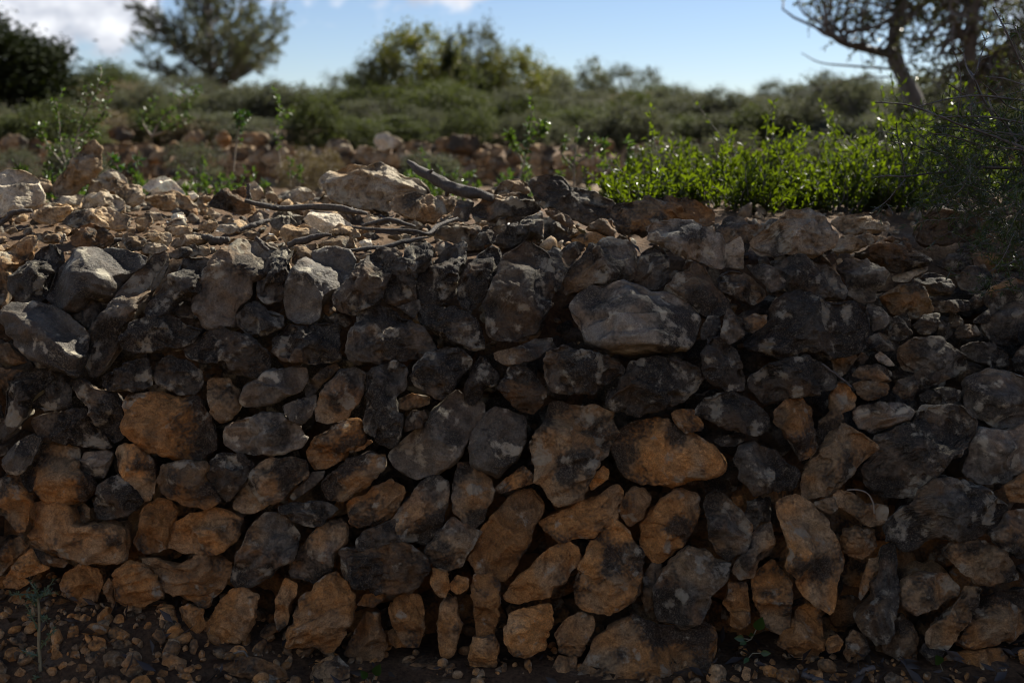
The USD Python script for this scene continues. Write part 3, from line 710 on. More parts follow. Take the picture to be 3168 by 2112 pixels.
C1 o|30,740 140,660 240,760 150,810 60,800
C1 m|-60,600 60,430 160,380 220,470 90,600 0,700 -60,700
C1 o|1650,1220 1680,1070 1760,930 1880,800 2000,810 2100,870 2080,1000 2040,1100 1950,1220 1800,1260
C1 o|1450,960 1530,930 1640,970 1660,1110 1600,1180 1530,1130 1470,1040
C1 m|1000,1130 1090,1020 1200,1040 1210,1160 1100,1210 1020,1190
C1 o|440,930 480,880 560,900 570,960 500,1000 440,990
C1 o|170,950 230,900 310,930 300,1020 200,1020
"""

wall = thing('dry_stone_wall', 'near dry stone terrace wall of dark lichen-crusted and orange soil-stained field stones', 'wall')
rng0 = np.random.default_rng(11)
for k, (head, _, pts) in enumerate(parse(WALL)):
    area = Polygon(pts).area
    big = area > 25000
    v, f, c = rock_at(pts, head[0], head[1], 100 + k, m=92 if big else 56, rings=22 if big else 13, nudge=float(rng0.uniform(-.032, .018)) - (.012 if area < 15000 else 0))
    part(wall, 'stone', v, f, 'smooth_stone' if head[1] in 'gk' else 'stone', head[1] in 'gk', c)

# what shows dark in the joints: smaller stones packed behind the face
fill = MB()
rng = np.random.default_rng(23)
for px in np.arange(-60, 3260, 105):
    for py in np.arange(800, 2080, 95):
        a, b = px + rng.uniform(-35, 35), py + rng.uniform(-30, 30)
        p, le = on_face(a, b); le = min(le, .6)
        n_ = 9; th = np.arange(n_) * 2 * np.pi / n_
        r_ = rng.uniform(.035, .06) * (1 + .25 * rng.normal(size=n_).clip(-1, 1))
        v, f, c = build_stone(np.stack([1.25 * r_ * np.cos(th), r_ * np.sin(th)], 1), .75, 'd' if b < 1500 else 'm', int(5000 + a * 7 + b), m=20, rings=5)
        nn, ey = np.array([0, -math.cos(le), math.sin(le)]), np.array([0, math.sin(le), math.cos(le)])
        fill.add(p - nn * rng.uniform(.15, .19) + v[:, :1] * np.array([1, 0, 0]) + v[:, 1:2] * ey + v[:, 2:] * nn, f, c)
# the wall runs on past both edges of the picture
rng = np.random.default_rng(29)
for sx in (-1, 1):
    for z in np.arange(.06, 1.0, .105):
        x = 1.27 + rng.uniform(0, .08) + .02 * z
        while x < 3.3:
            w = rng.uniform(.11, .26)
            h = rng.uniform(.10, .17)
            n_ = 9; th = np.arange(n_) * 2 * np.pi / n_ + rng.uniform(0, 1)
            r_ = 1 + .14 * rng.normal(size=n_).clip(-1.2, 1.2)
            v, f, c = build_stone(np.stack([w * .56 * r_ * np.cos(th), h * .56 * r_ * np.sin(th)], 1), .8, rng.choice(['d', 'd', 'y', 'g', 'b'] if z > .45 else ['o', 'm', 'q', 'y', 'd']), int(9000 + 997 * x + 91 * z * sx), m=28, rings=8)
            le = .25 if z < .8 else .55
            yf = np.interp(z, FACE[:5, 1], FACE[:5, 0]) + float(recess(sx * (x + w / 2), z))
            fill.add(np.array([sx * (x + w / 2), yf, z]) + v[:, :1] * np.array([1, 0, 0]) + v[:, 1:2] * np.array([0, math.sin(le), math.cos(le)]) + v[:, 2:] * np.array([0, -math.cos(le), math.sin(le)]), f, c)
            x += w
part(wall, 'packing_stones', *fill.get(), 'stone', True, fill.col(), kind='stuff')

# ---- loose rocks laid or fallen on the wall, and rubble on its top
LOOSE = """
A3 g lean=.42 foot=836|flat grey slab leaning on the orange-brown rock at the wall edge|1305,700 1330,560 1540,510 1700,540 1850,620 1910,630 1960,750 1950,850 1930,930 1840,910 1680,830 1540,790 1430,720
A3 m foot=742|large orange-brown rock on the wall top in front of the glossy shrub|1015,500 1050,400 1200,370 1400,340 1650,345 1750,400 1850,460 1840,590 1740,580 1560,560 1330,580 1310,640 1180,640 1070,600
A3 d foot=700|dark wedge-shaped rock sloping down to the right beside the weathered branch|355,250 400,180 500,160 640,170 690,260 850,290 960,330 1065,380 1030,460 1000,540 850,560 650,490 480,420 420,370
A3 y|rounded brown rock just below the lower end of the weathered branch|-120,470 -110,430 0,350 180,310 330,315 420,380 455,440 350,490 150,510 -60,540
A3 l foot=660|small tan rock between the weathered branch and the dark wedge-shaped rock|75,310 120,220 250,190 360,220 355,310 200,320
A3 b foot=720|small rusty brown rock tucked under the dark wedge-shaped rock|470,450 560,430 680,490 720,550 690,590 600,540
A3 p lean=.12 thick=.22|thin pale grey slab standing upright between two rocks|1935,910 1950,720 2070,655 2090,730 2095,920
A4 s foot=800|large tan pyramid-shaped rock right of the upright grey slab|180,690 220,630 360,550 480,450 640,405 720,450 810,540 880,640 830,720 720,780 560,800 400,810 250,790
A4 y foot=755|brown rock with a vertical ridge behind the upright grey slab|-100,620 0,490 100,490 160,560 290,570 220,640 180,700 150,760 60,740 0,730
A4 l|pale brown rock at the foot of the glossy shrub, behind the pyramid-shaped rock|820,530 920,490 1050,460 1180,440 1260,490 1280,590 1180,610 1000,630 900,620
A4 l|flat light-topped rock between the pyramid-shaped rock and the brown lump|820,730 900,640 1080,630 1230,650 1150,710 1000,760 860,770
A4 b|knobbly brown rock above the thin pale splinter at the wall's right end|1000,790 1200,690 1310,650 1440,670 1500,750 1600,830 1580,870 1450,910 1300,920 1200,850 1080,810
A4 b|large dark brown boulder bridging a black gap under the thorny bush|1480,620 1500,560 1620,430 1800,360 1980,330 2150,360 2200,480 2050,640 1880,690 1600,710 1500,690
A4 p lean=.5 thick=.6|thin pale grey splinter of stone lying at the wall's right end|1310,960 1450,920 1590,870 1590,910 1470,970 1430,1010 1320,1000
A1 p|big pale pitted rock at the left edge of the wall top|-60,520 -60,150 60,110 200,120 300,180 360,330 330,400 200,450 80,500
A1 l|small brown knob against the right side of the big pale pitted rock|310,180 400,200 430,260 390,310 340,290
A1 l lean=.3 foot=610|orange-tan rock standing on end behind the wall top at the left|430,250 520,120 620,20 650,-60 760,-120 830,-60 810,100 740,200 650,270 560,320 430,330
A1 l|rough grey-brown rock right of the standing orange-tan rock|690,310 750,200 900,170 1040,230 1140,250 1175,340 1080,420 1000,400 960,330 800,290
A1 s|tan rock leaning on the rough grey-brown rock, wrinkled face towards us|660,400 720,300 830,270 950,320 1010,380 1010,460 870,440 720,460
A1 p|pale rock partly hidden behind the rough grey-brown rock|790,170 900,110 1000,160 1040,240 900,240
A1 w|whitish angular rock catching the sun on the wall top|1150,260 1210,190 1330,165 1410,220 1510,320 1400,330 1250,330
A1 s|low pale tan rock in front of the whitish angular rock|1165,370 1260,300 1400,290 1510,330 1620,430 1450,440 1300,450
A1 b|rough dark brown rock right of the low pale tan rock|1660,400 1740,330 1880,270 2000,260 2020,360 2040,440 1960,480 1830,450
A1 s|tan block with a broken front left of the long flat rock|265,500 290,410 400,380 550,390 600,440 540,500 430,560 320,550
A1 l|long flat tan rock in the middle of the left rubble|500,560 560,480 680,440 880,430 1050,490 1040,570 950,610 800,590 650,590
A1 b|rounded dark-brown pitted rock near the wall edge at the left|575,680 600,590 740,545 840,580 920,660 900,700 820,740 680,760 590,730
A1 y|squat brown stone right of a curl of grey bark|980,700 1000,640 1080,630 1180,690 1150,760 1050,770
A1 l|grey-tan angular stone with a flat face in the left rubble|1190,640 1250,610 1370,620 1395,680 1350,740 1240,710
A1 l|flat orange-tan stone next to a curl of grey bark|1380,740 1400,690 1500,640 1620,630 1700,700 1600,720 1480,740
A1 d|dark rough stone at the wall edge below the flat orange-tan stone|1350,800 1470,750 1580,720 1630,780 1570,830 1420,840
A2 s foot=665|largest rock on the wall top, orange-tan with a sunlit flat crown|630,210 700,150 880,75 1000,80 1060,55 1180,100 1300,160 1480,230 1530,300 1500,340 1300,360 1200,420 1180,450 1000,430 800,400 690,350
A2 y|rounded yellowish-brown rock in front of the largest rock's right end|1190,380 1230,340 1400,300 1560,345 1620,400 1640,470 1540,540 1360,520 1220,450
A2 l|grey rock wedged right of the rounded yellowish-brown rock|1540,380 1560,330 1660,310 1740,350 1700,450 1640,480
A2 g|smooth dark grey rock below the weathered branch|1700,480 1740,360 1880,380 1840,480 1820,540 1720,530
A2 w|smooth cream-coloured rock below the lying dead branch|490,530 560,440 680,455 790,490 890,570 800,610 700,630 560,600
A2 l|twin-humped tan stone in front of the cream-coloured rock|300,640 330,580 400,560 430,580 500,550 600,600 660,640 500,700 350,710
A2 y|brown upright stone left of the cream-coloured rock|220,540 260,470 350,445 400,500 440,550 330,610 240,590
A2 l|cracked tan stone at the wall edge above the big smooth grey one|625,740 650,690 780,650 900,670 920,720 860,760 720,770
A2 l|tan stone under the end of the thin pale twig|690,620 790,560 930,590 960,660 880,690 800,660
A2 p lean=.2|pale wedge-shaped stone with a dark stub of wood on its left|40,230 100,210 160,270 195,350 80,370
A2 s|small sunlit tan rock left of the largest rock|310,350 430,250 500,260 600,330 450,390
"""
RUBBLE = """
A1 w|1520,310 1560,290 1610,340 1560,365
A1 l|1580,370 1640,310 1730,300 1720,360 1600,410
A1 l|1145,750 1200,700 1320,710 1360,760 1260,800 1160,790
A1 l|1600,730 1690,720 1700,790 1640,830
A1 w|1380,510 1400,470 1480,460 1510,530 1440,560
A1 l|1080,540 1110,490 1210,470 1240,520 1180,590
A1 l|1160,450 1300,470 1330,530 1240,530
A1 l|1590,600 1640,530 1740,510 1770,570 1690,620
A1 p|1740,600 1790,560 1900,550 1950,600 1850,640
A1 l|1660,480 1710,440 1780,480 1740,530
A1 y|290,670 380,610 480,640 490,700 350,710
A1 l|850,770 960,740 1000,780 900,800
A1 t|1740,850 1790,780 1840,810 1800,890
A1 l|1310,590 1420,560 1540,580 1550,630 1430,670
A1 p|430,370 560,330 680,330 640,400 480,415
A1 l|150,700 230,640 300,650 280,720 200,740
A1 l|20,600 110,560 150,610 80,650
A1 l|1010,590 1060,570 1100,610 1050,640
A1 y|920,640 980,610 1010,650 960,690
A1 l|1800,520 1860,500 1900,530 1860,560
A2 d|960,640 1060,620 1120,670 1040,690
A2 w|940,700 1040,670 1050,730 970,740
A2 l|1150,660 1250,630 1380,640 1340,700 1200,690
A2 l|970,520 1020,470 1110,500 1090,550 1000,580
A2 l|170,270 230,250 310,360 200,380
A2 l|390,840 480,730 610,710 620,780 560,840 420,900
A2 l|930,830 1030,770 1050,790 970,870
A2 y|1340,720 1420,670 1500,690 1400,740
A2 y|30,520 130,440 220,480 200,540 80,570
A2 l|0,640 100,600 150,640 60,700
A2 l|170,650 260,640 290,690 190,700
A2 l|160,690 240,700 300,760 200,770
A2 l|1350,560 1390,520 1500,580 1400,600
A2 l|1960,290 2060,250 2060,320 1980,330
A2 l|1850,560 1960,520 2010,560 1900,580
A2 l|-60,600 20,570 60,610 -20,640
"""
GROUND = """
C1 t|yellowish flat rock half buried at the wall foot left of centre|1720,1450 1850,1390 1960,1350 2090,1360 2290,1440 2330,1550 2200,1570 1900,1520
C1 t|tan angular rock on the gravel, left of a smaller rock it touches|830,1350 900,1300 990,1310 1060,1390 1000,1440 930,1470 870,1430
C1 t|tan rounded rock on the gravel touching the angular one to its left|960,1460 1130,1395 1180,1440 1110,1530 1030,1540
C1 o|orange rock with a flat polished face on the gravel at the wall foot|1310,1420 1320,1310 1510,1380 1500,1450 1450,1470
C1 o|lumpy orange rock at the far left of the gravel|15,1390 60,1300 140,1270 220,1350 180,1410 80,1420
C1 o|twin orange lump of stone in the middle of the left gravel|710,1260 780,1190 850,1210 865,1300 810,1340 740,1300
C2 t|large tan block at the bottom edge, standing clear of the wall|545,1490 600,1420 770,1340 860,1440 885,1600 560,1600
C4 l|pale tan rock at the bottom edge right of the dry leaves|1240,1490 1300,1445 1400,1500 1430,1570 1260,1590
C4 o|reddish pebble-like rock at the bottom right among dry leaves|700,1450 740,1410 760,1470 720,1490 690,1480
C1 y|flat grey stone half buried in the left gravel|890,1250 960,1220 1080,1270 1100,1310 990,1310
"""
PEBBLES = """
C1 o|540,1220 560,1110 630,1100 640,1160 580,1230
C1 o|640,1190 700,1120 770,1120 740,1180 670,1210
C1 t|430,1230 450,1190 500,1180 505,1240 450,1260
C1 o|400,1380 440,1265 510,1340 500,1390
C1 o|565,1360 580,1310 640,1310 645,1370 600,1385
C1 o|650,1300 690,1270 720,1290 700,1340 660,1340
C1 o|695,1360 740,1330 790,1350 770,1400 710,1400
C1 o|610,1460 640,1410 700,1420 700,1470 640,1490
C1 o|690,1500 760,1435 775,1500 740,1540 660,1550
C1 o|1265,1500 1300,1455 1360,1470 1350,1530 1290,1540
C1 o|1220,1400 1280,1360 1290,1400 1250,1430
C1 o|1010,1310 1040,1280 1110,1300 1080,1330
C1 o|1270,1250 1290,1215 1360,1220 1370,1250
C1 o|440,1100 480,1060 550,1070 520,1110
C1 o|580,1070 590,1010 650,1000 650,1080
C1 o|650,1050 690,1010 740,1030 710,1090 670,1090
C1 o|220,1300 260,1260 310,1280 290,1320
C1 t|0,1480 20,1410 60,1440 50,1500
C1 o|110,1500 160,1440 210,1470 180,1520
C1 o|540,1420 580,1385 615,1410 580,1440
C1 o|835,1540 900,1500 945,1550 900,1570
C1 o|1180,1500 1210,1450 1250,1480 1230,1540
C1 o|1410,1540 1430,1490 1540,1490 1560,1560
C1 t|1840,1560 1870,1510 1920,1530 1930,1570
C1 o|370,1110 400,1080 430,1100 410,1140
C4 o|110,1480 130,1400 190,1420 180,1510 140,1530
C4 o|20,1510 50,1470 100,1500 90,1540
C4 o|330,1370 350,1340 385,1370 370,1410
C4 o|450,1440 480,1420 500,1450 480,1470
C4 o|550,1400 580,1380 610,1420 590,1450
C4 o|610,1450 640,1430 670,1460 640,1480
C4 o|800,1520 850,1440 890,1480 870,1530
C4 o|800,1330 830,1300 870,1320 850,1360
C4 t|1160,1490 1190,1455 1230,1480 1220,1530
C4 o|1470,1520 1500,1490 1560,1520 1550,1560
C4 o|790,1380 840,1370 880,1400 850,1420
C4 o|190,1500 215,1430 240,1460 235,1520
C4 o|1120,1380 1140,1350 1170,1370 1150,1400
C4 o|300,1480 310,1455 330,1480 320,1495
"""


def loose(text, name, cat, top, seed, group=None, glabel=None, m=56, rings=13, labels=None):
    for k, (head, label, pts) in enumerate(parse(text)):
        if labels: label = labels[k]
        opt = dict((a.split('=')[0], float(a.split('=')[1])) for a in head[2:])
        v, f, c = rock_at(pts, head[0], head[1], seed + k, top=top, m=m, rings=rings, **opt)
        whole(name, v, f, 'smooth_stone' if head[1] in 'gw' else 'stone', label or glabel, cat, group, None, False, c)


def alias(label):
    w = label.split(' ')
    for i, a in enumerate(w):
        if i > 1 and a.strip(',') in ('just', 'below', 'on', 'at', 'in', 'behind', 'beside', 'between', 'left', 'right', 'against', 'tucked', 'with', 'under', 'lying', 'leaning', 'sloping', 'bridging', 'partly', 'above', 'catching', 'wedged', 'standing', 'next', 'touching', 'half', 'of', 'to'): break
    return ' '.join(w[:i]).strip(',')


def place_labels(text, marks, what, tail):
    """A label for each small stone by the rock nearest to it; None where two would come out alike."""
    def mid(head, pts):
        ox, oy, sc = TILE[head[0]]
        return np.mean(pts, 0) * sc + np.array([ox, oy])
    ref = [(mid(h, p), alias(l)) for h, l, p in parse(marks)]
    tone = {'w': 'whitish', 'p': 'pale', 'l': 'sunlit tan', 't': 'tan', 'y': 'grey-brown', 'd': 'dark', 'o': 'orange', 'b': 'brown', 'm': 'rusty'}
    out = []
    for h, _, p in parse(text):
        c = mid(h, p)
        r, nm = min(ref, key=lambda a: np.hypot(*(a[0] - c)))
        dx, dy = c - r
        side = ('left of' if dx < 0 else 'right of') if abs(dx) > abs(dy) else ('behind' if dy < 0 else 'in front of')
        out.append(f'small {tone[h[1]]} {what} {side} the {nm}')
    return [x if out.count(x) == 1 else None for x in out]


loose(LOOSE, 'rock', 'rock', True, 1000, m=72, rings=17)
loose(RUBBLE, 'rubble_stone', 'stone', True, 2000, 'small rubble on the wall top', 'small stone lying loose in the rubble on the wall top', 36, 8, place_labels(RUBBLE, LOOSE, 'stone', 'on the wall top'))
loose(GROUND, 'rock', 'rock', 'ground', 3000)
loose(PEBBLES, 'pebble', 'stone', 'ground', 4000, 'pebbles at the wall foot', 'small orange-brown pebble lying on the gravel at the wall foot', 32, 7, place_labels(PEBBLES, GROUND, 'pebble', 'at the wall foot'))
# ---------------------------------------------------------------- the second terrace wall
far = thing('far_stone_wall', 'low out-of-focus dry stone wall of pinkish tan stones across the terrace behind', 'wall')
rng = np.random.default_rng(31)


def far_stone(x, z, w, h, k, y=7.0, kind=None):
    n_ = 9; th = np.arange(n_) * 2 * np.pi / n_ + rng.uniform(0, 1)
    r_ = 1 + .16 * rng.normal(size=n_).clip(-1.2, 1.2)
    v, f, c = build_stone(np.stack([w * .5 * r_ * np.cos(th), h * .5 * r_ * np.sin(th)], 1), rng.uniform(.55, .8), kind or rng.choice(['t', 'y', 'l', 't', 'y', 'l', 'b']), k, m=24, rings=6)
    c = c.copy(); c[:, :3] = c[:, :3] * np.array([1.0, 1.0, 1.0])
    part(far, 'stone', np.array([x, y + .06 * (z - .93), z]) + v[:, :1] * np.array([1, 0, 0]) + v[:, 1:2] * np.array([0, .2, .98]) + v[:, 2:] * np.array([0, -.98, .2]), f, 'stone', True, c)


k = 7000
for row, z in enumerate((.955, 1.035, 1.115)):
    x = -4.1 + .07 * row
    while x < 4.3:
        w = rng.uniform(.07, .17)
        far_stone(x + w / 2, z + rng.uniform(-.02, .02), w * 1.12, rng.uniform(.08, .14), k); k += 1; x += w
x = -4.1
while x < 4.3:
    w = rng.uniform(.09, .24)
    far_stone(x + w / 2, 1.175 + rng.uniform(-.02, .02), w * 1.05, rng.uniform(.09, .17), k, 7.03); k += 1; x += w + (rng.uniform(0, .12) if x > 0 else .0)
for px, py, w, h, kd in ((1195, 440, .2, .13, 'p'), (1430, 447, .24, .16, 'b'), (372, 415, .17, .12, 'b'), (600, 440, .2, .15, 't'), (780, 430, .25, .11, 't'), (690, 435, .11, .12, 'q'), (40, 440, .2, .12, 't'), (2230, 470, .3, .14, 'b'), (2000, 470, .2, .12, 'b')):
    p = at(px, py, 7.0)
    far_stone(p[0], p[2], w, h, k, 7.0, kd); k += 1


# ---------------------------------------------------------------- gravel and litter
def gravel(name, label, pts, sizes, kinds, seed):
    pi = UsdGeom.PointInstancer.Define(stage, '/World/' + name)
    rng = np.random.default_rng(seed)
    paths = []
    for j in range(12):
        n_ = 8; th = np.arange(n_) * 2 * np.pi / n_
        r_ = (1 + .22 * rng.normal(size=n_).clip(-1.3, 1.3)) * .02
        v, f, c = build_stone(np.stack([1.2 * r_ * np.cos(th), r_ * np.sin(th)], 1), .8, kinds[j % len(kinds)], seed + j * 13, m=16, rings=4)
        p = f'/World/{name}/pebble_shape_{j:03d}' if j else f'/World/{name}/pebble_shape'
        put(p, v / .02, f, 'gravel_stone', True, c); paths.append(p)
    pi.CreatePrototypesRel().SetTargets([Sdf.Path(p) for p in paths])
    n = len(pts)
    pi.CreateProtoIndicesAttr(Vt.IntArray.FromNumpy(rng.integers(0, 12, n).astype(np.int32)))
    pi.CreatePositionsAttr(Vt.Vec3fArray.FromNumpy(np.asarray(pts, np.float32)))
    pi.CreateScalesAttr(Vt.Vec3fArray.FromNumpy(np.repeat(sizes[:, None], 3, 1).astype(np.float32)))
    qq = unit(rng.normal(size=(n, 4)))
    pi.CreateOrientationsAttr(Vt.QuathArray([Gf.Quath(float(a), float(b), float(c), float(d)) for a, b, c, d in qq]))
    tag(pi.GetPrim(), label, 'gravel', None, 'stuff')


rng = np.random.default_rng(41)
n = 4800
gx, gy = rng.uniform(-3, 3, n), 2.5 + 1.5 * rng.random(n) ** 1.3
gy = gy + recess(gx, np.full(n, 1.0))
keep = (gx < .35) | (gy < 2.95) | (rng.random(n) < .25)
gx, gy = gx[keep], gy[keep]; n = len(gx)
sz = np.exp(rng.normal(math.log(.0095), .6, n)).clip(.004, .03)
gravel('wall_top_gravel', 'small tan gravel and stone chips covering the top of the near wall', np.stack([gx, gy, ground_z(gx, gy) + sz * .35], 1), sz, ['t', 'y', 'b', 'l', 'd', 't'], 51)
n = 9500
gx, gy = rng.uniform(-2.6, 2.6, n), rng.uniform(1.3, 2.34, n)
keep = (gx < -.3) | (rng.random(n) < .3)
gx, gy = gx[keep], gy[keep]; n = len(gx)
sz = np.exp(rng.normal(math.log(.0075), .6, n)).clip(.002, .022)
gravel('foot_gravel', 'orange-brown gravel scattered along the foot of the near wall', np.stack([gx, gy, ground_z(gx, gy) + sz * .3], 1), sz, ['o', 'o', 't', 'o', 'm', 'b'], 71)
n = 500
gx, gy = rng.uniform(-4.5, 4.5, n), rng.uniform(4.5, 6.9, n)
sz = np.exp(rng.normal(math.log(.02), .5, n)).clip(.008, .06)
gravel('terrace_stones', 'scattered small stones on the terrace between the two walls', np.stack([gx, gy, ground_z(gx, gy) + sz * .3], 1), sz, ['t', 'l', 'b', 'y'], 91)

m_ = MB()
n = 900
gx, gy = rng.uniform(-1.4, 1.5, n), rng.uniform(1.75, 2.24, n)
keep = rng.random(n) < np.where(gx > .35, 1, .35)
gx, gy = gx[keep], gy[keep]; n = len(gx)
dr = np.stack([rng.normal(size=n), rng.normal(size=n), rng.uniform(-.15, .5, n)], 1)
m_.add(*leaves(np.stack([gx, gy, ground_z(gx, gy) + rng.uniform(.008, .022, n)], 1), dr, rng.uniform(.02, .06, n), .33, rng, .5, .35))
n = 260
gx, gy = rng.uniform(-1.9, .6, n), rng.uniform(2.5, 3.4, n)
m_.add(*leaves(np.stack([gx, gy, ground_z(gx, gy) + rng.uniform(.01, .03, n)], 1), np.stack([rng.normal(size=n), rng.normal(size=n), rng.uniform(0, .3, n)], 1), rng.uniform(.02, .05, n), .3, rng, .5, .35))
whole('leaf_litter', *m_.get(), 'litter', 'dry curled grey-brown leaves lying among the stones and gravel', 'leaves', None, 'stuff')


# ---------------------------------------------------------------- dead wood
def stick(name, label, cat, pts, y, r, seed, flat=1.0, n=26, mat='driftwood', sides=9):
    """A weathered stick along photograph points, y metres away (one number, or one for each point)."""
    p = smooth_line([at(a, b, d) for (a, b), d in zip(pts, np.interp(np.linspace(0, 1, len(pts)), np.linspace(0, 1, max(2, np.size(y))), np.broadcast_to(y, (2,)) if np.size(y) == 1 else y))], n)
    s = np.linspace(0, 1, len(p))
    rr = np.interp(s, np.linspace(0, 1, len(np.atleast_1d(r))), np.atleast_1d(r))
    p = p + .35 * rr[:, None] * (np.stack([noise(np.stack([s * 9, s * 0 + q_, s * 0 + seed], 1), seed + q_) for q_ in range(3)], 1) - .5) * 2
    a = np.arange(sides)
    ang = a * 2 * np.pi / sides
    R = rr[:, None] * (.6 + .5 * noise(np.stack(np.broadcast_arrays(s[:, None] * 12, np.cos(ang) * 1.8 + seed, np.sin(ang) * 1.8), -1), seed) + .45 * noise(np.stack(np.broadcast_arrays(s[:, None] * 5, np.cos(ang) * 5 + seed, np.sin(ang) * 5), -1), seed + 3))
    v, f = tube(p, R, sides)
    if name == 'dead_branch':
        rg, mb = np.random.default_rng(seed), MB()
        mb.add(v, f)
        for q_ in (.3, .55, .8):
            k = int(q_ * len(p)); dd = unit(rg.normal(size=3) + np.array([0, 0, .8]))
            mb.add(*tube(np.array([p[k], p[k] + dd * rr[k] * 1.3, p[k] + dd * rr[k] * rg.uniform(1.6, 3.2)]), rr[k] * np.array([.7, .45, .3]), 6))
        v, f = mb.get()
    return whole(name, v, f, mat, label, cat)


A2 = lambda *p: [(750 + .38259 * a, 480 + .38259 * b) for a, b in p]
A1 = lambda *p: [(.38259 * a, 480 + .38259 * b) for a, b in p]
stick('dead_branch', 'thick weathered dead branch jutting up to the left beside the dark wedge-shaped rock', 'branch', A2((1335, 48), (1420, 120), (1560, 205), (1720, 265), (1860, 310), (2030, 345)), (3.05, 2.9), (.005, .011, .016, .016, .015, .009), 3, n=90, sides=18)
stick('dead_branch', 'dark dead branch lying flat along the rubble in front of the largest rock', 'branch', A2((20, 372), (180, 405), (330, 432), (560, 422), (760, 430), (900, 460), (1010, 475)), 2.78, (.005, .008, .008, .009, .004), 5, n=90, sides=16)
stick('dead_branch', 'short dark stub of wood standing beside the pale wedge-shaped stone', 'branch', A2((48, 365), (52, 300), (45, 228)), 2.9, (.006, .005), 6)
stick('twig', 'thin pale forked twig lying across the tan rubble', 'twig', A2((810, 572), (960, 592), (1180, 604), (1380, 612), (1500, 632), (1600, 570), (1740, 512)), (2.68, 2.64, 2.62, 2.6, 2.6, 2.66, 2.72), (.002, .003, .0036, .0036, .006, .003), 7, n=30)
stick('bark_strip', 'long thin strip of grey bark lying at the wall edge', 'bark', A2((840, 770), (1000, 757), (1180, 735), (1340, 695), (1510, 665)), (2.5, 2.51, 2.52, 2.54, 2.56), (.003, .005, .006, .006, .002), 8)
stick('bark_strip', 'pale strip of bark left of the brown upright stone', 'bark', A2((-20, 610), (90, 565), (215, 525)), (2.6, 2.62, 2.66), (.004, .007, .004), 9)
stick('bark_strip', 'curl of grey bark right of the rounded dark-brown pitted rock', 'bark', A1((805, 705), (900, 700), (990, 685)), 2.56, (.009, .008, .004), 10)
stick('bark_strip', 'curl of silvery bark beside the flat orange-tan stone', 'bark', A1((1640, 650), (1740, 690), (1850, 685)), 2.56, (.006, .011, .006), 12)
stick('bark_strip', 'dark slab of bark in front of the twin-humped tan stone', 'bark', A2((370, 730), (470, 690), (600, 660), (720, 640)), 2.55, (.006, .009, .008, .003), 13)
stick('twig', 'dark twig between the cream-coloured rock and the yellowish-brown rock', 'twig', A2((960, 570), (1080, 545), (1160, 520), (1300, 555), (1400, 575)), 2.72, (.004, .006, .006, .003), 14)
stick('twig', 'dark twig stub pointing up beside the orange-topped rock at the wall edge', 'twig', A2((105, 660), (150, 720), (205, 775)), 2.47, (.004, .005, .004), 15)
stick('twig', 'dark strips of bark under the long flat tan rock at the far left', 'twig', A1((0, 560), (110, 470), (260, 450)), 2.75, (.006, .008, .004), 16)
stick('twig', 'scrap of white bark at the wall edge left of the rounded dark-brown rock', 'twig', A1((490, 715), (510, 680), (525, 640)), 2.5, (.004, .004, .003), 17, mat='pale_stem')
C1 = lambda *p: [(.38259 * a, 1512 + .38259 * b) for a, b in p]
C4 = lambda *p: [(2250 + .39031 * a, 1512 + .39031 * b) for a, b in p]
for k, (nm, lb, pp, yy, r_) in enumerate((
        ('twig', 'thin pale root fibre lying over the left gravel', C1((1080, 1260), (1250, 1220), (1400, 1250), (1490, 1215)), 2.14, .0013),
        ('twig', 'forked pale twig lying on the yellowish flat rock', C1((1730, 1390), (1850, 1340), (1960, 1310), (2000, 1350), (2050, 1400)), 2.1, .0022),
        ('twig', 'fine upright dry stem at the wall foot above the left gravel', C1((890, 1230), (930, 1120), (975, 1025)), 2.2, .0011),
        ('twig', 'dark stick among the leaves at the bottom right', C4((590, 1470), (700, 1505), (800, 1540)), 2.06, .006),
        ('twig', 'dark stick slanting over the litter right of the reddish pebble-like rock', C4((1020, 1480), (1080, 1440), (1170, 1415)), 2.07, .005),
        ('twig', 'thin curved grey stem hanging over the pale broken stone at the right', [(2250 + .39031 * a, 1050 + .39031 * b) for a, b in ((950, 1190), (1060, 1195), (1130, 1240), (1160, 1320), (1165, 1380))], 2.13, .0018),
        ('twig', 'dark bare twig wedged between the dark stones at the right', [(2250 + .39031 * a, 1050 + .39031 * b) for a, b in ((750, 190), (850, 265), (920, 320), (980, 370))], 2.3, .0025))):
    stick(nm, lb, 'twig', pp, yy, r_, 20 + k, mat='twig_bark' if k in (3, 4, 6) else 'pale_stem', sides=6)


# ---------------------------------------------------------------- plants near the wall
def walk(p, d, length, rng, steps=7, wander=.18, lift=.0):
    pts, d = [np.asarray(p, float)], unit(d)
    for _ in range(steps):
        d = unit(d + rng.normal(scale=wander, size=3) + np.array([0, 0, lift]))
        pts.append(pts[-1] + d * length / steps)
    return np.array(pts)


def leaf_along(line, n, rng, start=.2, out=.9):
    """n leaf roots and directions along a line."""
    s = start + (1 - start) * rng.random(n)
    seg = np.linspace(0, 1, len(line))
    p = np.stack([np.interp(s, seg, line[:, k]) for k in range(3)], 1)
    t = unit(np.stack([np.interp(s, seg, np.gradient(line[:, k])) for k in range(3)], 1))
    return p, unit(t * rng.uniform(.3, 1, n)[:, None] + out * unit(rng.normal(size=(n, 3))))


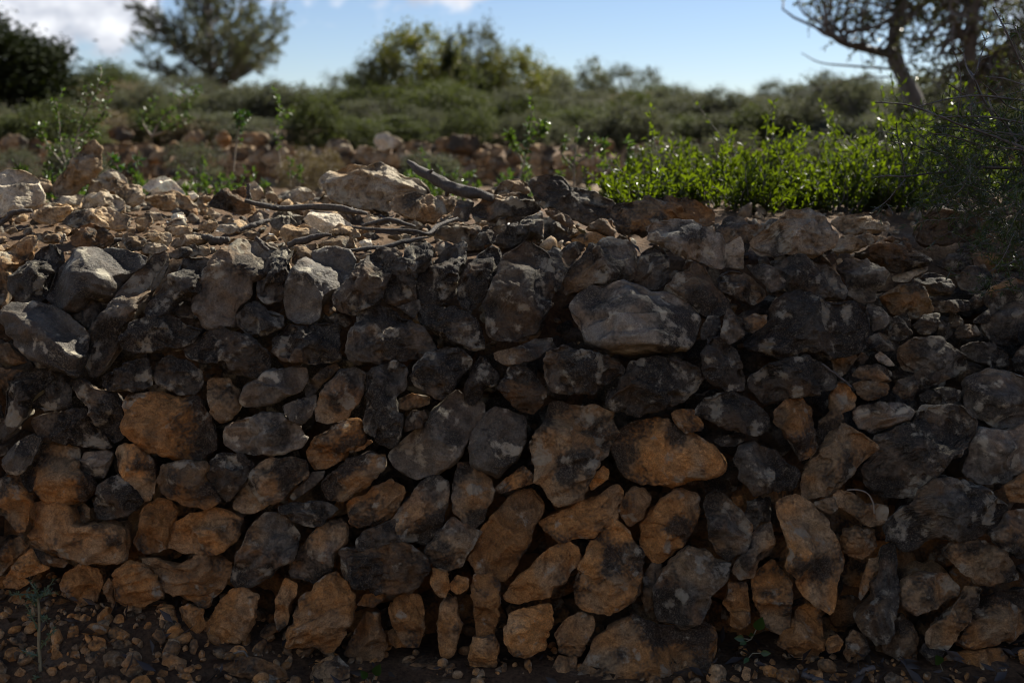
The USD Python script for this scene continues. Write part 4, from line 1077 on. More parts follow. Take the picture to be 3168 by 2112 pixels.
def glossy_shrub(label, x, y, w, h, twigs, seed, mat='mastic_leaf', size=.027, per=38, name='glossy_shrub', cat='shrub', group=None):
    rng = np.random.default_rng(seed)
    t = thing(name, label, cat, group)
    st, lv = MB(), MB()
    for _ in range(twigs):
        a, r = rng.uniform(0, 2 * np.pi), math.sqrt(rng.random())
        bx, by = x + .45 * w * r * math.cos(a), y + .3 * w * r * math.sin(a)
        L = h * (rng.uniform(.4, 1.05) + .5 * (rng.random() < .16)) * (1 - .35 * r * r)
        line = walk((bx, by, float(ground_z(bx, by)) - .01), (.5 * math.cos(a) * r + rng.normal() * .12, .4 * math.sin(a) * r, 1), L, rng, 6, .17)
        st.add(*tube(line, np.linspace(.0035, .0012, len(line)), 4, False))
        p, d = leaf_along(line, per, rng, .12)
        lv.add(*leaves(p, d + np.array([0, 0, .25]), rng.uniform(.45, 1.25, per) * size, .42, rng))
    part(t, 'stems', *st.get(), 'twig_bark')
    part(t, 'foliage', *lv.get(), mat, False, kind='stuff')


glossy_shrub('glossy bright green shrub behind the large orange-brown rock, left of the others', .60, 3.95, .44, .29, 75, 101)
glossy_shrub('tallest glossy bright green shrub, behind the pyramid-shaped rock', .93, 4.0, .52, .34, 120, 102)
glossy_shrub('small yellow-green clump at the left end of the glossy shrubs', .44, 4.0, .26, .17, 26, 112)
glossy_shrub('thin glossy shrub with bare stems showing, right of the pyramid-shaped rock', 1.22, 4.1, .42, .30, 62, 103)
glossy_shrub('glossy yellow-green shrub partly covered by the thorny bush', 1.62, 4.0, .62, .42, 140, 104)
glossy_shrub('glossy green shrub hidden behind the thorny bush at the right edge', 2.05, 3.6, .6, .36, 120, 105)
glossy_shrub('small bright green plant in the gap between the upright slab and the pyramid-shaped rock', .98, 3.5, .2, .12, 26, 106)
glossy_shrub('low glossy clump close behind the large orange-brown rock', .47, 3.4, .34, .16, 48, 113)
glossy_shrub('low glossy clump close behind the ridged brown rock', .78, 3.35, .34, .19, 56, 114)
glossy_shrub('low glossy clump between the pyramid-shaped rock and the pale brown rock', 1.10, 3.5, .36, .21, 60, 115)
glossy_shrub('glossy clump left of the dark brown boulder, behind the flat light-topped rock', 1.40, 3.55, .40, .24, 70, 116)
glossy_shrub('low glossy plant in front of the far wall, right of the whitish angular rock', -1.25, 4.4, .34, .16, 34, 107, 'sprig_leaf')
glossy_shrub('low green plant behind the standing orange-tan rock', -1.78, 3.9, .34, .18, 34, 108, 'sprig_leaf')
glossy_shrub('low green plant right of the standing orange-tan rock', -1.52, 4.3, .2, .17, 12, 109, 'sprig_leaf')
glossy_shrub('sparse low plant with pale leaf glints behind the weathered branch', -.35, 4.4, .36, .20, 34, 110, 'sprig_leaf')
glossy_shrub('sparse low plant between the weathered branch and the glossy shrubs', .1, 4.5, .36, .18, 22, 111, 'sprig_leaf')


def sprig(label, lines, y, r, per, seed, size=.03, mat='sprig_leaf', stem='pale_stem', start=.2, name='sapling'):
    rng = np.random.default_rng(seed)
    t = thing(name, label, 'plant')
    lv = MB()
    for i, ln in enumerate(lines):
        p = smooth_line([at(a, b, y + .02 * i) for a, b in ln], 14)
        part(t, 'stem', *tube(p, np.linspace(r * .7, r * .25, len(p)), 5), stem)
        q_, d = leaf_along(p, per, rng, start, 1.1)
        lv.add(*leaves(q_, d, rng.uniform(.6, 1.1, per) * size, .45, rng))
        L = np.linalg.norm(p[-1] - p[0])
        for s_ in np.linspace(.3, .95, max(2, int(per / 6))):
            b_ = np.array([np.interp(s_, np.linspace(0, 1, len(p)), p[:, k]) for k in range(3)])
            w_ = walk(b_, rng.normal(size=3) + np.array([0, 0, .9]), L * rng.uniform(.10, .24), rng, 4, .2)
            part(t, 'twig', *tube(w_, r * .25, 3, False), stem)
            q_, d = leaf_along(w_, 9, rng, .3, 1.0)
            lv.add(*leaves(q_, d, rng.uniform(.6, 1.1, 9) * size, .45, rng))
    part(t, 'foliage', *lv.get(), mat, False, kind='stuff')


sprig('tall leafy sapling with shiny leaves rising above the far wall, left of the glossy shrubs', [[(1600, 570), (1622, 500), (1636, 420), (1648, 335)], [(1615, 500), (1590, 450), (1575, 415)], [(1630, 440), (1670, 410), (1690, 385)]], 4.2, .007, 42, 121)
sprig('pale-stemmed sapling with yellow-green tips beside the tall leafy sapling', [[(1775, 580), (1778, 500), (1785, 410)], [(1777, 520), (1735, 470), (1755, 420)], [(1778, 510), (1830, 470), (1845, 420)]], 4.2, .008, 34, 122, .02)
sprig('slender upright shoot in front of the glossy shrubs\' left end', [[(1945, 560), (1945, 500), (1952, 440)], [(1880, 560), (1868, 490), (1872, 440)]], 4.1, .004, 30, 123)
sprig('bare-stemmed seedling with one leafy tuft on top', [[(722, 530), (730, 450), (740, 395), (748, 372)], [(744, 385), (728, 358)], [(744, 385), (766, 356)], [(744, 385), (748, 348)]], 4.3, .006, 26, 124, .024, 'weed_leaf', start=.55)
sprig('single thin leafy shoot standing taller than the far wall at the left', [[(868, 520), (862, 450), (866, 390), (864, 340), (857, 298)]], 4.3, .004, 60, 125, .022)
sprig('short yellowish shoot in front of the far wall beside the thin leafy shoot', [[(900, 580), (896, 530), (890, 490)], [(925, 590), (930, 540), (925, 520)]], 4.3, .003, 20, 126, .02)
sprig('tall dark-leaved sapling behind the standing orange-tan rock, leaning right at its tip', [[(215, 545), (190, 460), (182, 370), (172, 310)], [(215, 540), (238, 420), (280, 320), (315, 230)], [(210, 530), (150, 450), (118, 385)], [(230, 430), (300, 380), (340, 300)], [(205, 520), (235, 470), (310, 420)]], 4.0, .006, 55, 127, .022)
sprig('grey-twigged sapling before the far wall at the left with small dark leaves', [[(470, 425), (500, 370), (560, 320), (622, 280)], [(470, 425), (440, 370), (480, 310)], [(480, 420), (540, 390), (600, 365)]], 5.2, .009, 60, 128, .026)
sprig('yellow-leaved seedling right of the standing orange-tan rock', [[(372, 560), (365, 520), (350, 500)], [(372, 560), (400, 515), (425, 500)]], 3.9, .003, 7, 129, .04, 'weed_leaf')
sprig('thin dry reddish shoot among the glossy shrubs\' bare stems', [[(2395, 690), (2390, 630), (2360, 575)], [(2392, 650), (2405, 600), (2400, 570)]], 3.6, .004, 12, 130, .018, stem='twig_bark')
sprig('upright shoot with shiny leaves standing out of the thin glossy shrub', [[(2460, 600), (2455, 520), (2452, 430)], [(2570, 600), (2565, 520), (2565, 450)]], 4.2, .005, 40, 131, .02)

# the thorny bush that reaches in from the right
R1 = lambda p: (2650 + .29332 * p[0], .29332 * p[1])
R2 = lambda p: (2650 + .31897 * p[0], 400 + .31897 * p[1])
rng = np.random.default_rng(61)
bush = thing('thorny_bush', 'dark thorny bush with bare grey twigs and needle-like leaves at the right edge', 'bush')
bw, bl, bt = MB(), MB(), MB()
twigs = [(R1, [(1766, 760), (1680, 560), (1560, 300), (1480, 150), (1440, 80)], .0032, 10), (R1, [(1766, 640), (1640, 420), (1560, 330)], .002, 8), (R1, [(1180, 740), (1250, 790), (1300, 620), (1355, 450), (1320, 340)], .0022, 2),
         (R1, [(1355, 440), (1380, 360)], .0012, 0), (R1, [(1766, 1560), (1400, 1420), (1100, 1320), (900, 1235), (700, 1160), (500, 1100), (190, 1080)], .0035, 8), (R1, [(1766, 1060), (1300, 1010), (1000, 1040), (750, 1100), (600, 1140)], .0026, 6),
         (R1, [(1766, 1300), (1500, 1250), (1300, 1230), (900, 1240), (720, 1310)], .0024, 8), (R1, [(1070, 1220), (1100, 900), (1080, 700), (1010, 510)], .0018, 4), (R1, [(1450, 1240), (1310, 1000), (1250, 860), (1160, 700), (1130, 560)], .004, 6),
         (R1, [(1766, 900), (1550, 830), (1350, 810)], .0022, 6), (R1, [(1300, 1010), (1150, 1000), (980, 890)], .0026, 4), (R1, [(1766, 1480), (1450, 1440), (1200, 1400), (880, 1345)], .0026, 40), (R1, [(1766, 950), (1400, 1060), (1160, 1110)], .0018, 6),
         (R1, [(1766, 1180), (1600, 1120), (1450, 980), (1300, 860)], .0026, 10), (R1, [(1700, 1500), (1560, 1300), (1440, 1160), (1380, 1000)], .003, 14), (R1, [(1230, 800), (1310, 640), (1420, 590)], .0014, 2), (R1, [(500, 1100), (480, 970)], .0011, 0), (R1, [(805, 1165), (780, 1030)], .001, 0),
         (R1, [(1766, 700), (1640, 660), (1540, 620)], .0014, 6), (R1, [(1766, 470), (1690, 330), (1650, 260)], .0018, 18), (R1, [(1766, 330), (1650, 260), (1520, 250)], .0016, 10),
         (R2, [(1620, 380), (1160, 370), (1000, 400), (700, 430), (480, 460), (300, 450), (170, 470)], .0038, 70), (R2, [(475, 455), (440, 250), (400, 80), (385, -60)], .0026, 34), (R2, [(400, 60), (300, 30), (230, 20)], .0014, 8), (R2, [(420, 140), (350, 125), (290, 115)], .0014, 8),
         (R2, [(470, 490), (400, 570), (300, 690), (160, 790)], .002, 16), (R2, [(250, 740), (235, 830), (220, 880)], .0012, 6), (R2, [(1100, 400), (1000, 440), (840, 530), (640, 650)], .0028, 34), (R2, [(1100, 405), (1040, 520), (1030, 570), (930, 660), (880, 720)], .003, 24),
         (R2, [(1030, 570), (1045, 610), (1060, 660)], .0014, 2), (R2, [(1620, 200), (1200, 150), (900, 60), (700, 40)], .0026, 50), (R2, [(1620, 60), (1300, 20), (1000, -20), (840, -30)], .0024, 40), (R2, [(1100, 450), (1200, 600), (1250, 640)], .0016, 14), (R2, [(290, 720), (350, 800)], .001, 4),
         (R2, [(1620, 1080), (1400, 1060), (1250, 1000), (1100, 930), (1000, 900)], .002, 60), (R2, [(1620, 1250), (1480, 1300), (1350, 1360)], .0014, 34), (R2, [(950, 390), (860, 260), (820, 170)], .0018, 30), (R2, [(700, 430), (620, 330), (590, 270)], .0014, 24)]
stems = []
for fn, pts, r_, nl in twigs:
    y = 2.42 + rng.uniform(-.09, .10)
    p = smooth_line([at(*fn(q_), y + .03 * rng.normal()) for q_ in pts], 20)
    stems.append((p, r_, nl))
for _ in range(260):     # the dense right-hand mass: shoots on shoots
    u = rng.random()
    a, b = (2900 + 400 * rng.random() ** .75, 380 + 300 * rng.random()) if u < .7 else (3060 + 250 * rng.random(), 560 + 340 * rng.random())
    p = at(a, b, 2.46 + rng.normal() * .11)
    d = unit(np.array([-.5 + rng.normal() * .7, rng.normal() * .5, .25 + rng.normal() * .55]))
    stems.append((walk(p, d, rng.uniform(.06, .17), rng, 6, .16), rng.uniform(.0008, .0015), 36))
for p, r_, nl in stems:
    bw.add(*tube(p, np.linspace(r_, r_ * .45, len(p)), 5, False))
    if nl:
        q_, d = leaf_along(p, nl, rng, .05, 1.2)
        bl.add(*leaves(q_, d, rng.uniform(.010, .024, nl), .17, rng, .2, .5))
    L = np.linalg.norm(np.diff(p, axis=0), axis=1).sum()
    nt = int(L / .012)
    if nt:
        q_, d = leaf_along(p, nt, rng, .0, 1.6)
        bt.add(*blades(q_, d, rng.uniform(.004, .011, nt), .22, rng))
for k in range(5):       # trunk pieces, rooted behind the boulder at the right edge
    p = smooth_line([at(3210 + 14 * k, 830, 2.75), at(3190 + 20 * k, 640, 2.6), at(3150 + 30 * k, 430 - 40 * k, 2.48)], 14)
    bw.add(*tube(p, np.linspace(.008, .004, len(p)), 7, False))
part(bush, 'branches', *bw.get(), 'twig_bark')
part(bush, 'thorns', *bt.get(), 'twig_bark', False, kind='stuff')
part(bush, 'foliage', *bl.get(), 'broom_leaf', False, kind='stuff')

# small plants at the wall foot
rng = np.random.default_rng(67)
th_ = thing('thistle', 'pale green young thistle standing on the gravel at the lower left', 'plant')
y0 = on_ground(*C1((325, 1470))[0])[1]
Cp = lambda q_: at(*C1(q_)[0], y0)
stemp = smooth_line([Cp((330, 1475)), Cp((316, 1250)), Cp((318, 1000)), Cp((303, 860))], 14)
part(th_, 'stem', *tube(stemp, np.linspace(.0042, .0026, len(stemp)), 7), 'thistle_stem')
for pl in ([(303, 870), (285, 810), (232, 738)], [(303, 865), (210, 850), (80, 855)], [(305, 865), (370, 820), (447, 715)], [(303, 870), (350, 850), (445, 838)], [(303, 880), (240, 880), (212, 815)], [(305, 870), (380, 850), (430, 800)],
           [(318, 1050), (350, 1045), (385, 1048)], [(318, 1160), (260, 1040), (205, 925)], [(325, 1290), (390, 1200), (455, 1110)], [(325, 1350), (250, 1330), (170, 1300)], [(300, 900), (280, 920), (260, 890)], [(335, 1530), (300, 1520), (270, 1560)], [(335, 1530), (380, 1510), (400, 1540)]):
    ln = smooth_line([Cp(pl[0]), at(*C1(pl[1])[0], y0 + rng.normal() * .015), at(*C1(pl[2])[0], y0 + rng.normal() * .03)], 10)
    m_ = MB(); m_.add(*tube(ln, np.linspace(.0026, .0006, len(ln)), 4, False))
    q_, d = leaf_along(ln, 34, rng, .1, .9)
    m_.add(*blades(q_, d, rng.uniform(.006, .014, 34), .28, rng))
    part(th_, 'leaf', *m_.get(), 'thistle_leaf', False)
part(th_, 'dry_leaf', *leaves(np.repeat([Cp((325, 1440))], 14, 0) + rng.normal(size=(14, 3)) * .006, rng.normal(size=(14, 3)) + np.array([.4, 0, .2]), .02, .3, rng), 'dry_leaf', False)


def weed(label, base, lvs, y, seed):
    rng = np.random.default_rng(seed)
    t = thing('weed', label, 'plant')
    b = at(*base, y)
    for (a, c), s in lvs:
        e = at(a, c, y - .02)
        mid = b + (e - b) * .45
        part(t, 'stem', *tube(np.array([b, mid]), .0012, 4), 'thistle_stem')
        n_ = 10; th = np.linspace(0, 1, n_)
        ax = e - mid; L = np.linalg.norm(ax); ax = ax / L; sd = unit(np.cross(ax, [rng.normal() * .3, -1, .6])); up = np.cross(sd, ax)
        w = s * np.sin(np.pi * th ** .8) * L * .5
        c0 = mid + ax * (th * L)[:, None] - up * (.12 * L * th ** 2)[:, None]
        v = np.vstack([c0, c0 + sd * w[:, None] + up * (w * .3)[:, None], c0 - sd * w[:, None] + up * (w * .3)[:, None]])
        i = np.arange(n_ - 1)
        f = np.vstack([np.stack([i, i + 1, n_ + i + 1], 1), np.stack([i, n_ + i + 1, n_ + i], 1), np.stack([i, 2 * n_ + i, 2 * n_ + i + 1], 1), np.stack([i, 2 * n_ + i + 1, i + 1], 1)])
        part(t, 'leaf', v, f, 'weed_leaf', True)


C2p = lambda a, b: (750 + .38259 * a, 1512 + .38259 * b)
C4p = lambda a, b: (2250 + .39031 * a, 1512 + .39031 * b)
weed('two-leaved green seedling at the bottom edge right of the large tan block', C2p(1040, 1575), [(C2p(1110, 1420), .6), (C2p(960, 1470), .6)], 2.07, 1)
weed('small weed with round leaves between two orange stones at the lower right', C4p(190, 1190), [(C4p(280, 1020), .7), (C4p(190, 1140), .7), (C4p(60, 1180), .6), (C4p(100, 1230), .6)], 2.13, 2)
weed('lone oval leaf on a stalk at the wall foot right of the big brown slab', C4p(200, 1300), [(C4p(345, 1300), .6), (C4p(130, 1380), .6)], 2.1, 3)
weed('single-leaved seedling at the far lower right by the pale leaning stone', C4p(1710, 1440), [(C4p(1660, 1320), .7)], 2.09, 4)

# ---------------------------------------------------------------- bushes and trees of the hillside
PROTO = {}


def crown_points(n, rng, shape, clumps, spread):
    """Points of leaves gathered in clumps through a crown 1 m high and 1 m wide, with its foot at z = 0."""
    c = []
    while len(c) < clumps:
        p = rng.uniform([-.5, -.5, .05], [.5, .5, 1.0])
        r = np.hypot(p[0], p[1]); z = p[2]
        lim = {'mound': .5 * math.sqrt(max(0, 1 - (z - .1) ** 2 * 1.2)), 'ovoid': .5 * math.sqrt(max(0, 1 - ((z - .5) / .5) ** 2)) * 1.02, 'cone': .46 * (1.04 - z) ** .7, 'loose': .5 * math.sqrt(max(0, 1 - ((z - .62) / .45) ** 2)), 'lolly': .5 * math.sqrt(max(0, 1 - ((z - .7) / .32) ** 2))}[shape]
        if r < lim and r > lim * rng.random() ** .6 * .75: c.append(p)
    c = np.array(c)
    i = rng.integers(0, clumps, n)
    p = c[i] + rng.normal(size=(n, 3)) * spread * rng.uniform(.5, 1.4, clumps)[i][:, None]
    return p[p[:, 2] > .01], c


def bush_things(kind, label, loc, w, h, rz, group=None):
    shape, mat, n, clumps, spread, size, seed, name, cat = KIND[kind]
    if kind not in PROTO:
        rng = np.random.default_rng(seed)
        t = thing(name, label, cat, group, None, loc, rz, (w, w, h))
        p, c = crown_points(n, rng, shape, clumps, spread)
        st = MB()
        root = np.array([0, 0, -.08])
        for q_ in c[:: max(1, len(c) // 22)]:
            ln = smooth_line([root, np.array([q_[0] * .25, q_[1] * .25, q_[2] * .45]), q_], 6)
            st.add(*tube(ln, np.linspace(.016, .003, len(ln)), 5, False))
        d = unit(rng.normal(size=(len(p), 3)) + np.array([0, 0, .5]))
        part(t, 'branches', *st.get(), 'bark')
        part(t, 'foliage', *blades(p, d, rng.uniform(.6, 1.3, len(p)) * size, .42, rng), mat, False, kind='stuff')
        PROTO[kind] = t
        return t
    x = UsdGeom.Xform.Define(stage, numbered('/World/' + name))
    x.GetPrim().GetReferences().AddInternalReference(PROTO[kind].GetPath())
    x.GetPrim().SetInstanceable(True)
    x.ClearXformOpOrder()
    x.AddTranslateOp().Set(Gf.Vec3d(*map(float, loc)))
    x.AddRotateZOp().Set(math.degrees(rz))
    x.AddScaleOp().Set(Gf.Vec3f(float(w), float(w), float(h)))
    return tag(x.GetPrim(), label, cat, group)


KIND = {'garrigue': ('mound', 'garrigue_leaf', 11000, 150, .06, .046, 201, 'grey_bush', 'bush'), 'green': ('mound', 'green_leaf', 11000, 130, .065, .046, 202, 'green_bush', 'bush'),
        'olive': ('ovoid', 'olive_leaf', 11000, 150, .055, .044, 203, 'yellowish_conifer', 'tree'), 'pinelet': ('cone', 'pine_needle', 9000, 120, .05, .042, 204, 'young_pine', 'tree'),
        'loose': ('loose', 'garrigue_leaf', 5500, 90, .045, .036, 205, 'sparse_bush', 'bush'), 'lolly': ('lolly', 'green_leaf', 3200, 60, .05, .035, 206, 'small_tree', 'tree'), 'dry': ('mound', 'dry_leaf', 8000, 110, .06, .04, 207, 'dry_bush', 'bush'),
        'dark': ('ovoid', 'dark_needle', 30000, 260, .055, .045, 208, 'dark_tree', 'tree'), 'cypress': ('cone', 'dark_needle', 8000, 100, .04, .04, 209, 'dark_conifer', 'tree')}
rng = np.random.default_rng(77)


def stand(kind, label, px, top, width, y, group=None, sink=0.0):
    """Stands a plant y metres off so that it spans width photograph pixels about px and tops out at row top."""
    p = at(px, top, y)
    gz = float(ground_z(p[0], p[1])) - sink
    w = width / FPX * y
    return bush_things(kind, label, (p[0], p[1], gz), w, max(.25, p[2] - gz), rng.uniform(0, 6.28), group)


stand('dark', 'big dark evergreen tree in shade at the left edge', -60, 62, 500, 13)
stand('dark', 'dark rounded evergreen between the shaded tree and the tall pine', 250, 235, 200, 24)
stand('olive', 'yellowish conifer, tallest of the middle clump', 1285, 78, 270, 15)
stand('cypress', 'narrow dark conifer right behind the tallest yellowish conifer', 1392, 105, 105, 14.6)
stand('olive', 'second yellowish conifer with a rounded top, right end of the middle clump', 1585, 145, 220, 16)
stand('loose', 'sparse bush with open twigs, left end of the middle clump', 1180, 170, 210, 15)
stand('loose', 'tall thin sparse bush with twigs against the sky in the middle clump', 1470, 70, 200, 16)
stand('green', 'olive bush on the left shoulder of the middle clump', 1130, 200, 150, 16)
stand('green', 'dense green bush under the dark conifer in the middle clump', 1420, 190, 260, 15.5)
stand('garrigue', 'grey bush between the second yellowish conifer and the lone young pine', 1680, 262, 200, 16)
stand('loose', 'twiggy bush right of the grey hazy bush by the oak', 2580, 262, 200, 15)
stand('green', 'dark green bush by the left foot of the tall pine', 350, 200, 190, 25)
stand('green', 'broad green bush filling the foot of the middle clump', 1330, 250, 420, 14)
stand('garrigue', 'grey-green bush at the right foot of the middle clump', 1540, 270, 300, 13)
stand('pinelet', 'young pine with a domed top standing alone against the sky', 1830, 180, 210, 20)
stand('garrigue', 'grey bush around the foot of the lone young pine', 1790, 300, 260, 15)
stand('loose', 'thin leafy shoot bush left of the lone young pine', 1715, 255, 90, 18)
stand('green', 'rounded olive-green bush right of the lone young pine', 2010, 265, 230, 17)
stand('loose', 'twiggy bush on the right shoulder of the rounded olive-green bush', 2080, 260, 150, 19)
stand('lolly', 'small round-headed tree on a thin stem, right of centre', 2200, 308, 110, 22)
stand('garrigue', 'grey bush right of the small round-headed tree', 2310, 335, 190, 17)
stand('loose', 'twiggy bush leaning left in front of the pale right-hand sky', 2360, 310, 150, 14)
stand('garrigue', 'grey hazy bush left of the oak trunk', 2520, 300, 240, 13)
stand('loose', 'open grey bush directly under the bare oak twigs', 2640, 250, 220, 12)
stand('garrigue', 'dark grey bush at the base of the oak trunk', 2800, 330, 300, 11)
stand('dry', 'brownish dry bush under the tall pine, right side', 760, 268, 230, 22)
stand('dry', 'brownish dry bush under the tall pine, left side', 600, 300, 200, 19)
stand('green', 'dark green bush left of the pine trunk', 440, 268, 210, 22)
stand('pinelet', 'very small pine on the skyline right of the tall pine', 935, 250, 60, 26)
stand('green', 'low green bush in the gap between the tall pine and the middle clump', 900, 320, 190, 17)
stand('garrigue', 'low grey bush in the skyline dip left of the middle clump', 1040, 310, 170, 17)
GR = 'low garrigue bushes behind the far wall'
MARKS = [(0, 'left picture edge'), (250, 'standing orange-tan rock'), (655, 'tall pine'), (1000, 'skyline dip'), (1290, 'tallest yellowish conifer'), (1585, 'second yellowish conifer'), (1830, 'lone young pine'), (2010, 'rounded olive-green bush'), (2200, 'small round-headed tree'), (2480, 'bare oak twigs'), (2850, 'leaning oak trunk'), (3168, 'right picture edge')]
used = {}
for row, (cnt, t0, t1, w0, w1, y0_, y1_) in {'front': (27, 300, 392, 150, 330, 8.0, 9.8), 'middle': (22, 248, 350, 160, 360, 11.5, 15), 'back': (17, 225, 318, 160, 330, 16, 21)}.items():
    for i, px in enumerate(np.linspace(-50, 3210, cnt)):
        px = px + rng.uniform(-35, 35)
        kd = ('garrigue', 'green', 'garrigue', 'dry', 'loose', 'green', 'garrigue')[int(rng.integers(0, 7))]
        mk, nm = min(MARKS, key=lambda q_: abs(q_[0] - px))
        side = 'left of' if px < mk else 'right of'
        c_ = used[(row, nm, side)] = used.get((row, nm, side), 0) + 1
        colour = {'garrigue': 'grey-green', 'green': 'green', 'dry': 'brownish', 'loose': 'sparse', 'olive': 'yellowish'}[kd]
        where = ['just ', 'farther ', 'well ', 'far '][min(c_, 4) - 1]
        stand(kd, f'{colour} {row}-row bush beyond far wall, {where}{side} the {nm}', px, rng.uniform(t0, t1), rng.uniform(w0, w1), rng.uniform(y0_, y1_), GR)
for k, (kd, lb, px, top, w_, y_) in enumerate((('garrigue', 'dark grey bush hiding the far wall behind the glossy shrubs', 2080, 430, 260, 6.3), ('garrigue', 'second dark grey bush hiding the far wall, below the bare oak twigs', 2520, 415, 330, 6.2), ('loose', 'thin bush before the far wall under the small round-headed tree', 2270, 400, 200, 6.0),
        ('garrigue', 'grey bush before the far wall at the oak trunk', 2780, 395, 300, 6.4), ('dry', 'dry grassy clump before the far wall left of the largest rock', 930, 470, 150, 6.2), ('garrigue', 'grey-green clump before the far wall behind the standing orange-tan rock', 230, 430, 190, 5.8),
        ('loose', 'thin clump before the far wall left of the bare-stemmed seedling', 610, 440, 190, 6.1), ('dry', 'dry clump before the far wall right of the thin leafy shoot', 1010, 485, 120, 5.9), ('garrigue', 'low grey clump before the far wall behind the weathered branch', 1330, 470, 200, 6.2), ('loose', 'thin clump before the far wall at the left picture edge', 40, 460, 160, 6.0))):
    stand(kd, lb, px, top, w_, y_)

for kd, lb, px, top, w_, y_ in (('loose', 'tall open bush under the bare oak twigs, reaching above its neighbours', 2620, 225, 330, 12.5), ('garrigue', 'tall grey bush filling the space right of the leaning oak trunk', 2960, 190, 380, 10.6), ('green', 'tall green bush at the right edge under the oaks', 3150, 130, 330, 10.2), ('loose', 'open bush below the pine trunk', 560, 232, 260, 20), ('garrigue', 'grey bush at the right foot of the tall pine', 820, 262, 260, 18),
        ('green', 'tall green bush between the two yellowish conifers', 1480, 165, 250, 17), ('garrigue', 'tall grey bush right of the second yellowish conifer', 1690, 228, 200, 16.5), ('loose', 'tall open bush just right of the lone young pine', 1955, 205, 230, 18), ('loose', 'open bush with a high top left of the middle clump', 1075, 225, 190, 17), ('green', 'tall dark green bush between the dark rounded evergreen and the tall pine', 335, 195, 230, 21), ('garrigue', 'tall grey bush right of the rounded olive-green bush', 2090, 268, 200, 15),
        ('olive', 'small yellowish conifer behind the grey bush left of the lone young pine', 1700, 205, 150, 21), ('loose', 'open bush on the skyline between the olive-green bush and the small round-headed tree', 2120, 285, 200, 17), ('garrigue', 'grey bush on the skyline right of the small round-headed tree', 2390, 290, 260, 15)):
    stand(kd, lb, px, top, w_, y_)

# the tall pine
rng = np.random.default_rng(88)
pine = thing('pine_tree', 'tall open-crowned pine against the sky at the left', 'tree')
YP = 29.0
b0 = at(655, 330, YP); b0[2] = float(ground_z(b0[0], b0[1]))
tp = at(645, -230, YP)
trunk = smooth_line([b0, at(652, 250, YP), at(648, 100, YP), tp], 16)
part(pine, 'trunk', *tube(trunk, np.linspace(.13, .03, len(trunk)), 8), 'bark')
lb, nd = MB(), MB()
H = tp[2] - b0[2]
for i in range(92):
    s = .10 + .88 * (i + rng.random()) / 92
    p = np.array([np.interp(s, np.linspace(0, 1, len(trunk)), trunk[:, k]) for k in range(3)])
    a = rng.uniform(0, 2 * np.pi)
    L = np.interp(s, [0, .15, .35, .6, .85, 1], [1.9, 2.5, 2.55, 2.2, 1.5, .5]) * rng.uniform(.75, 1.1)
    br = walk(p, (math.cos(a), math.sin(a), .28 + .5 * s), L, rng, 8, .10, .05)
    lb.add(*tube(br, np.linspace(.03, .008, len(br)), 5, False))
    for _ in range(int(9 * L)):
        u = rng.uniform(.25, 1)
        q_ = np.array([np.interp(u, np.linspace(0, 1, len(br)), br[:, k]) for k in range(3)])
        tw = walk(q_, unit(br[-1] - br[0]) + rng.normal(size=3) * .7 + np.array([0, 0, .3]), rng.uniform(.25, .55), rng, 4, .2)
        lb.add(*tube(tw, .006, 3, False))
        c_, d = leaf_along(tw, 38, rng, .35, 1.0)
        nd.add(*blades(c_, d, rng.uniform(.07, .14, 38), .17, rng))
part(pine, 'branches', *lb.get(), 'bark')
part(pine, 'needles', *nd.get(), 'pine_needle', False, kind='stuff')


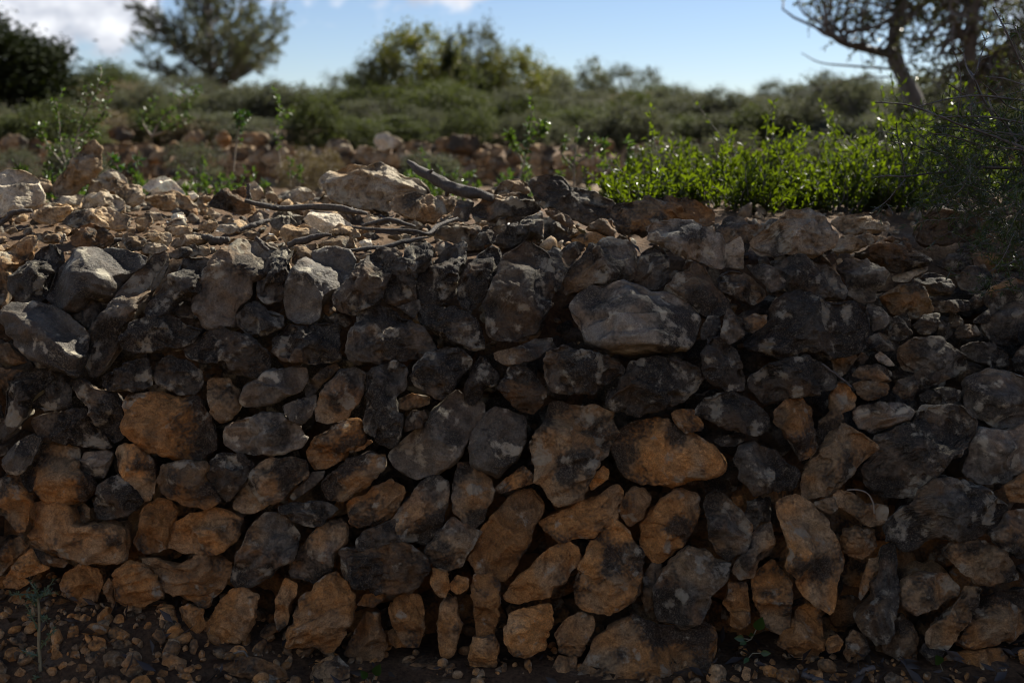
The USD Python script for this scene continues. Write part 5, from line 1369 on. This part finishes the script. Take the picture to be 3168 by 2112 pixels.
def oak(label, trunk_pts, r, limbs, centre, radii, n_twigs, per, seed, size=.034):
    rng = np.random.default_rng(seed)
    t = thing('oak_tree', label, 'tree')
    tr = smooth_line(trunk_pts, 20)
    part(t, 'trunk', *tube(tr, np.linspace(r, r * .55, len(tr)) * (1 + .12 * np.sin(np.arange(len(tr)) * 1.7)), 9), 'bark')
    lines = []
    for ln, r_ in limbs:
        p = smooth_line(ln, 14); lines.append(p)
        part(t, 'limb', *tube(p, np.linspace(r_, r_ * .3, len(p)), 7), 'bark')
    br, lv = MB(), MB()
    hub = np.vstack([tr[len(tr) // 2:]] + [p[3:] for p, (_, r_) in zip(lines, limbs) if r_ > .025])
    cl = unit(rng.normal(size=(n_twigs, 3))) * rng.random((n_twigs, 1)) ** .42 * np.array(radii) + np.array(centre)
    for c in cl:
        near = hub[np.argmin(np.linalg.norm(hub - c, axis=1) + rng.random(len(hub)) * .4)]
        ln = smooth_line([near, (near + c) / 2 + rng.normal(size=3) * .1, c], 6)
        br.add(*tube(ln, np.linspace(.014, .003, len(ln)), 4, False))
        for _ in range(4):
            tw = walk(c, rng.normal(size=3) + np.array([0, 0, .1]), rng.uniform(.14, .34), rng, 4, .25)
            br.add(*tube(tw, .0025, 3, False))
            q_, d = leaf_along(tw, per, rng, .1, 1.1)
            lv.add(*blades(q_, d, rng.uniform(.6, 1.2, per) * size, .5, rng))
    part(t, 'branches', *br.get(), 'bark', False, kind='stuff')
    part(t, 'foliage', *lv.get(), 'oak_leaf', False, kind='stuff')


YO = 9.0
g0 = at(2880, 450, YO); g0[2] = float(ground_z(g0[0], g0[1])) - .05
oak('evergreen oak with a leaning trunk and glinting leaves at the upper right', [g0, at(2845, 350, YO), at(2795, 240, YO), at(2765, 165, YO), at(2775, 70, YO), at(2805, -60, YO), at(2830, -220, YO)], .08,
    [([at(2763, 170, YO), at(2690, 155, YO - .1), at(2600, 130, YO - .2), at(2550, 80, YO - .3)], .045), ([at(2775, 215, YO), at(2640, 205, YO - .1), at(2540, 195, YO - .1), at(2480, 165, YO)], .012), ([at(2770, 90, YO), at(2850, 20, YO + .2), at(2960, -60, YO + .3)], .05),
     ([at(2790, 240, YO), at(2680, 240, YO), at(2590, 255, YO + .1), at(2450, 300, YO + .1)], .009)],
    at(2790, -90, YO), (.92, .9, .66), 170, 16, 301, .038)
g0 = at(3040, 450, 8.0); g0[2] = float(ground_z(g0[0], g0[1])) - .05
oak('evergreen oak with a dark upright stem at the right edge, lower branches leafy', [g0, at(3020, 330, 8), at(3000, 180, 8), at(3010, 20, 8), at(3030, -200, 8)], .07,
    [([at(3005, 220, 8), at(3080, 160, 8), at(3180, 90, 8)], .035), ([at(3003, 150, 8), at(2950, 60, 7.9), at(2930, -30, 7.8)], .03)],
    at(3080, 60, 8.0), (.66, .6, .9), 170, 16, 302, .036)
oak('evergreen oak beyond the right edge that shades the right part of the near wall', [(4.3, 4.9, .9), (4.35, 4.95, 2.2), (4.25, 5.1, 3.4), (4.4, 5.3, 4.6)], .11,
    [([(4.28, 5.0, 2.9), (3.8, 5.0, 3.9), (3.2, 5.1, 4.7)], .05), ([(4.3, 5.0, 3.2), (4.9, 5.3, 4.2), (5.7, 5.5, 4.8)], .05)],
    (4.9, 5.4, 4.8), (2.35, 1.15, .95), 480, 38, 303, .05)
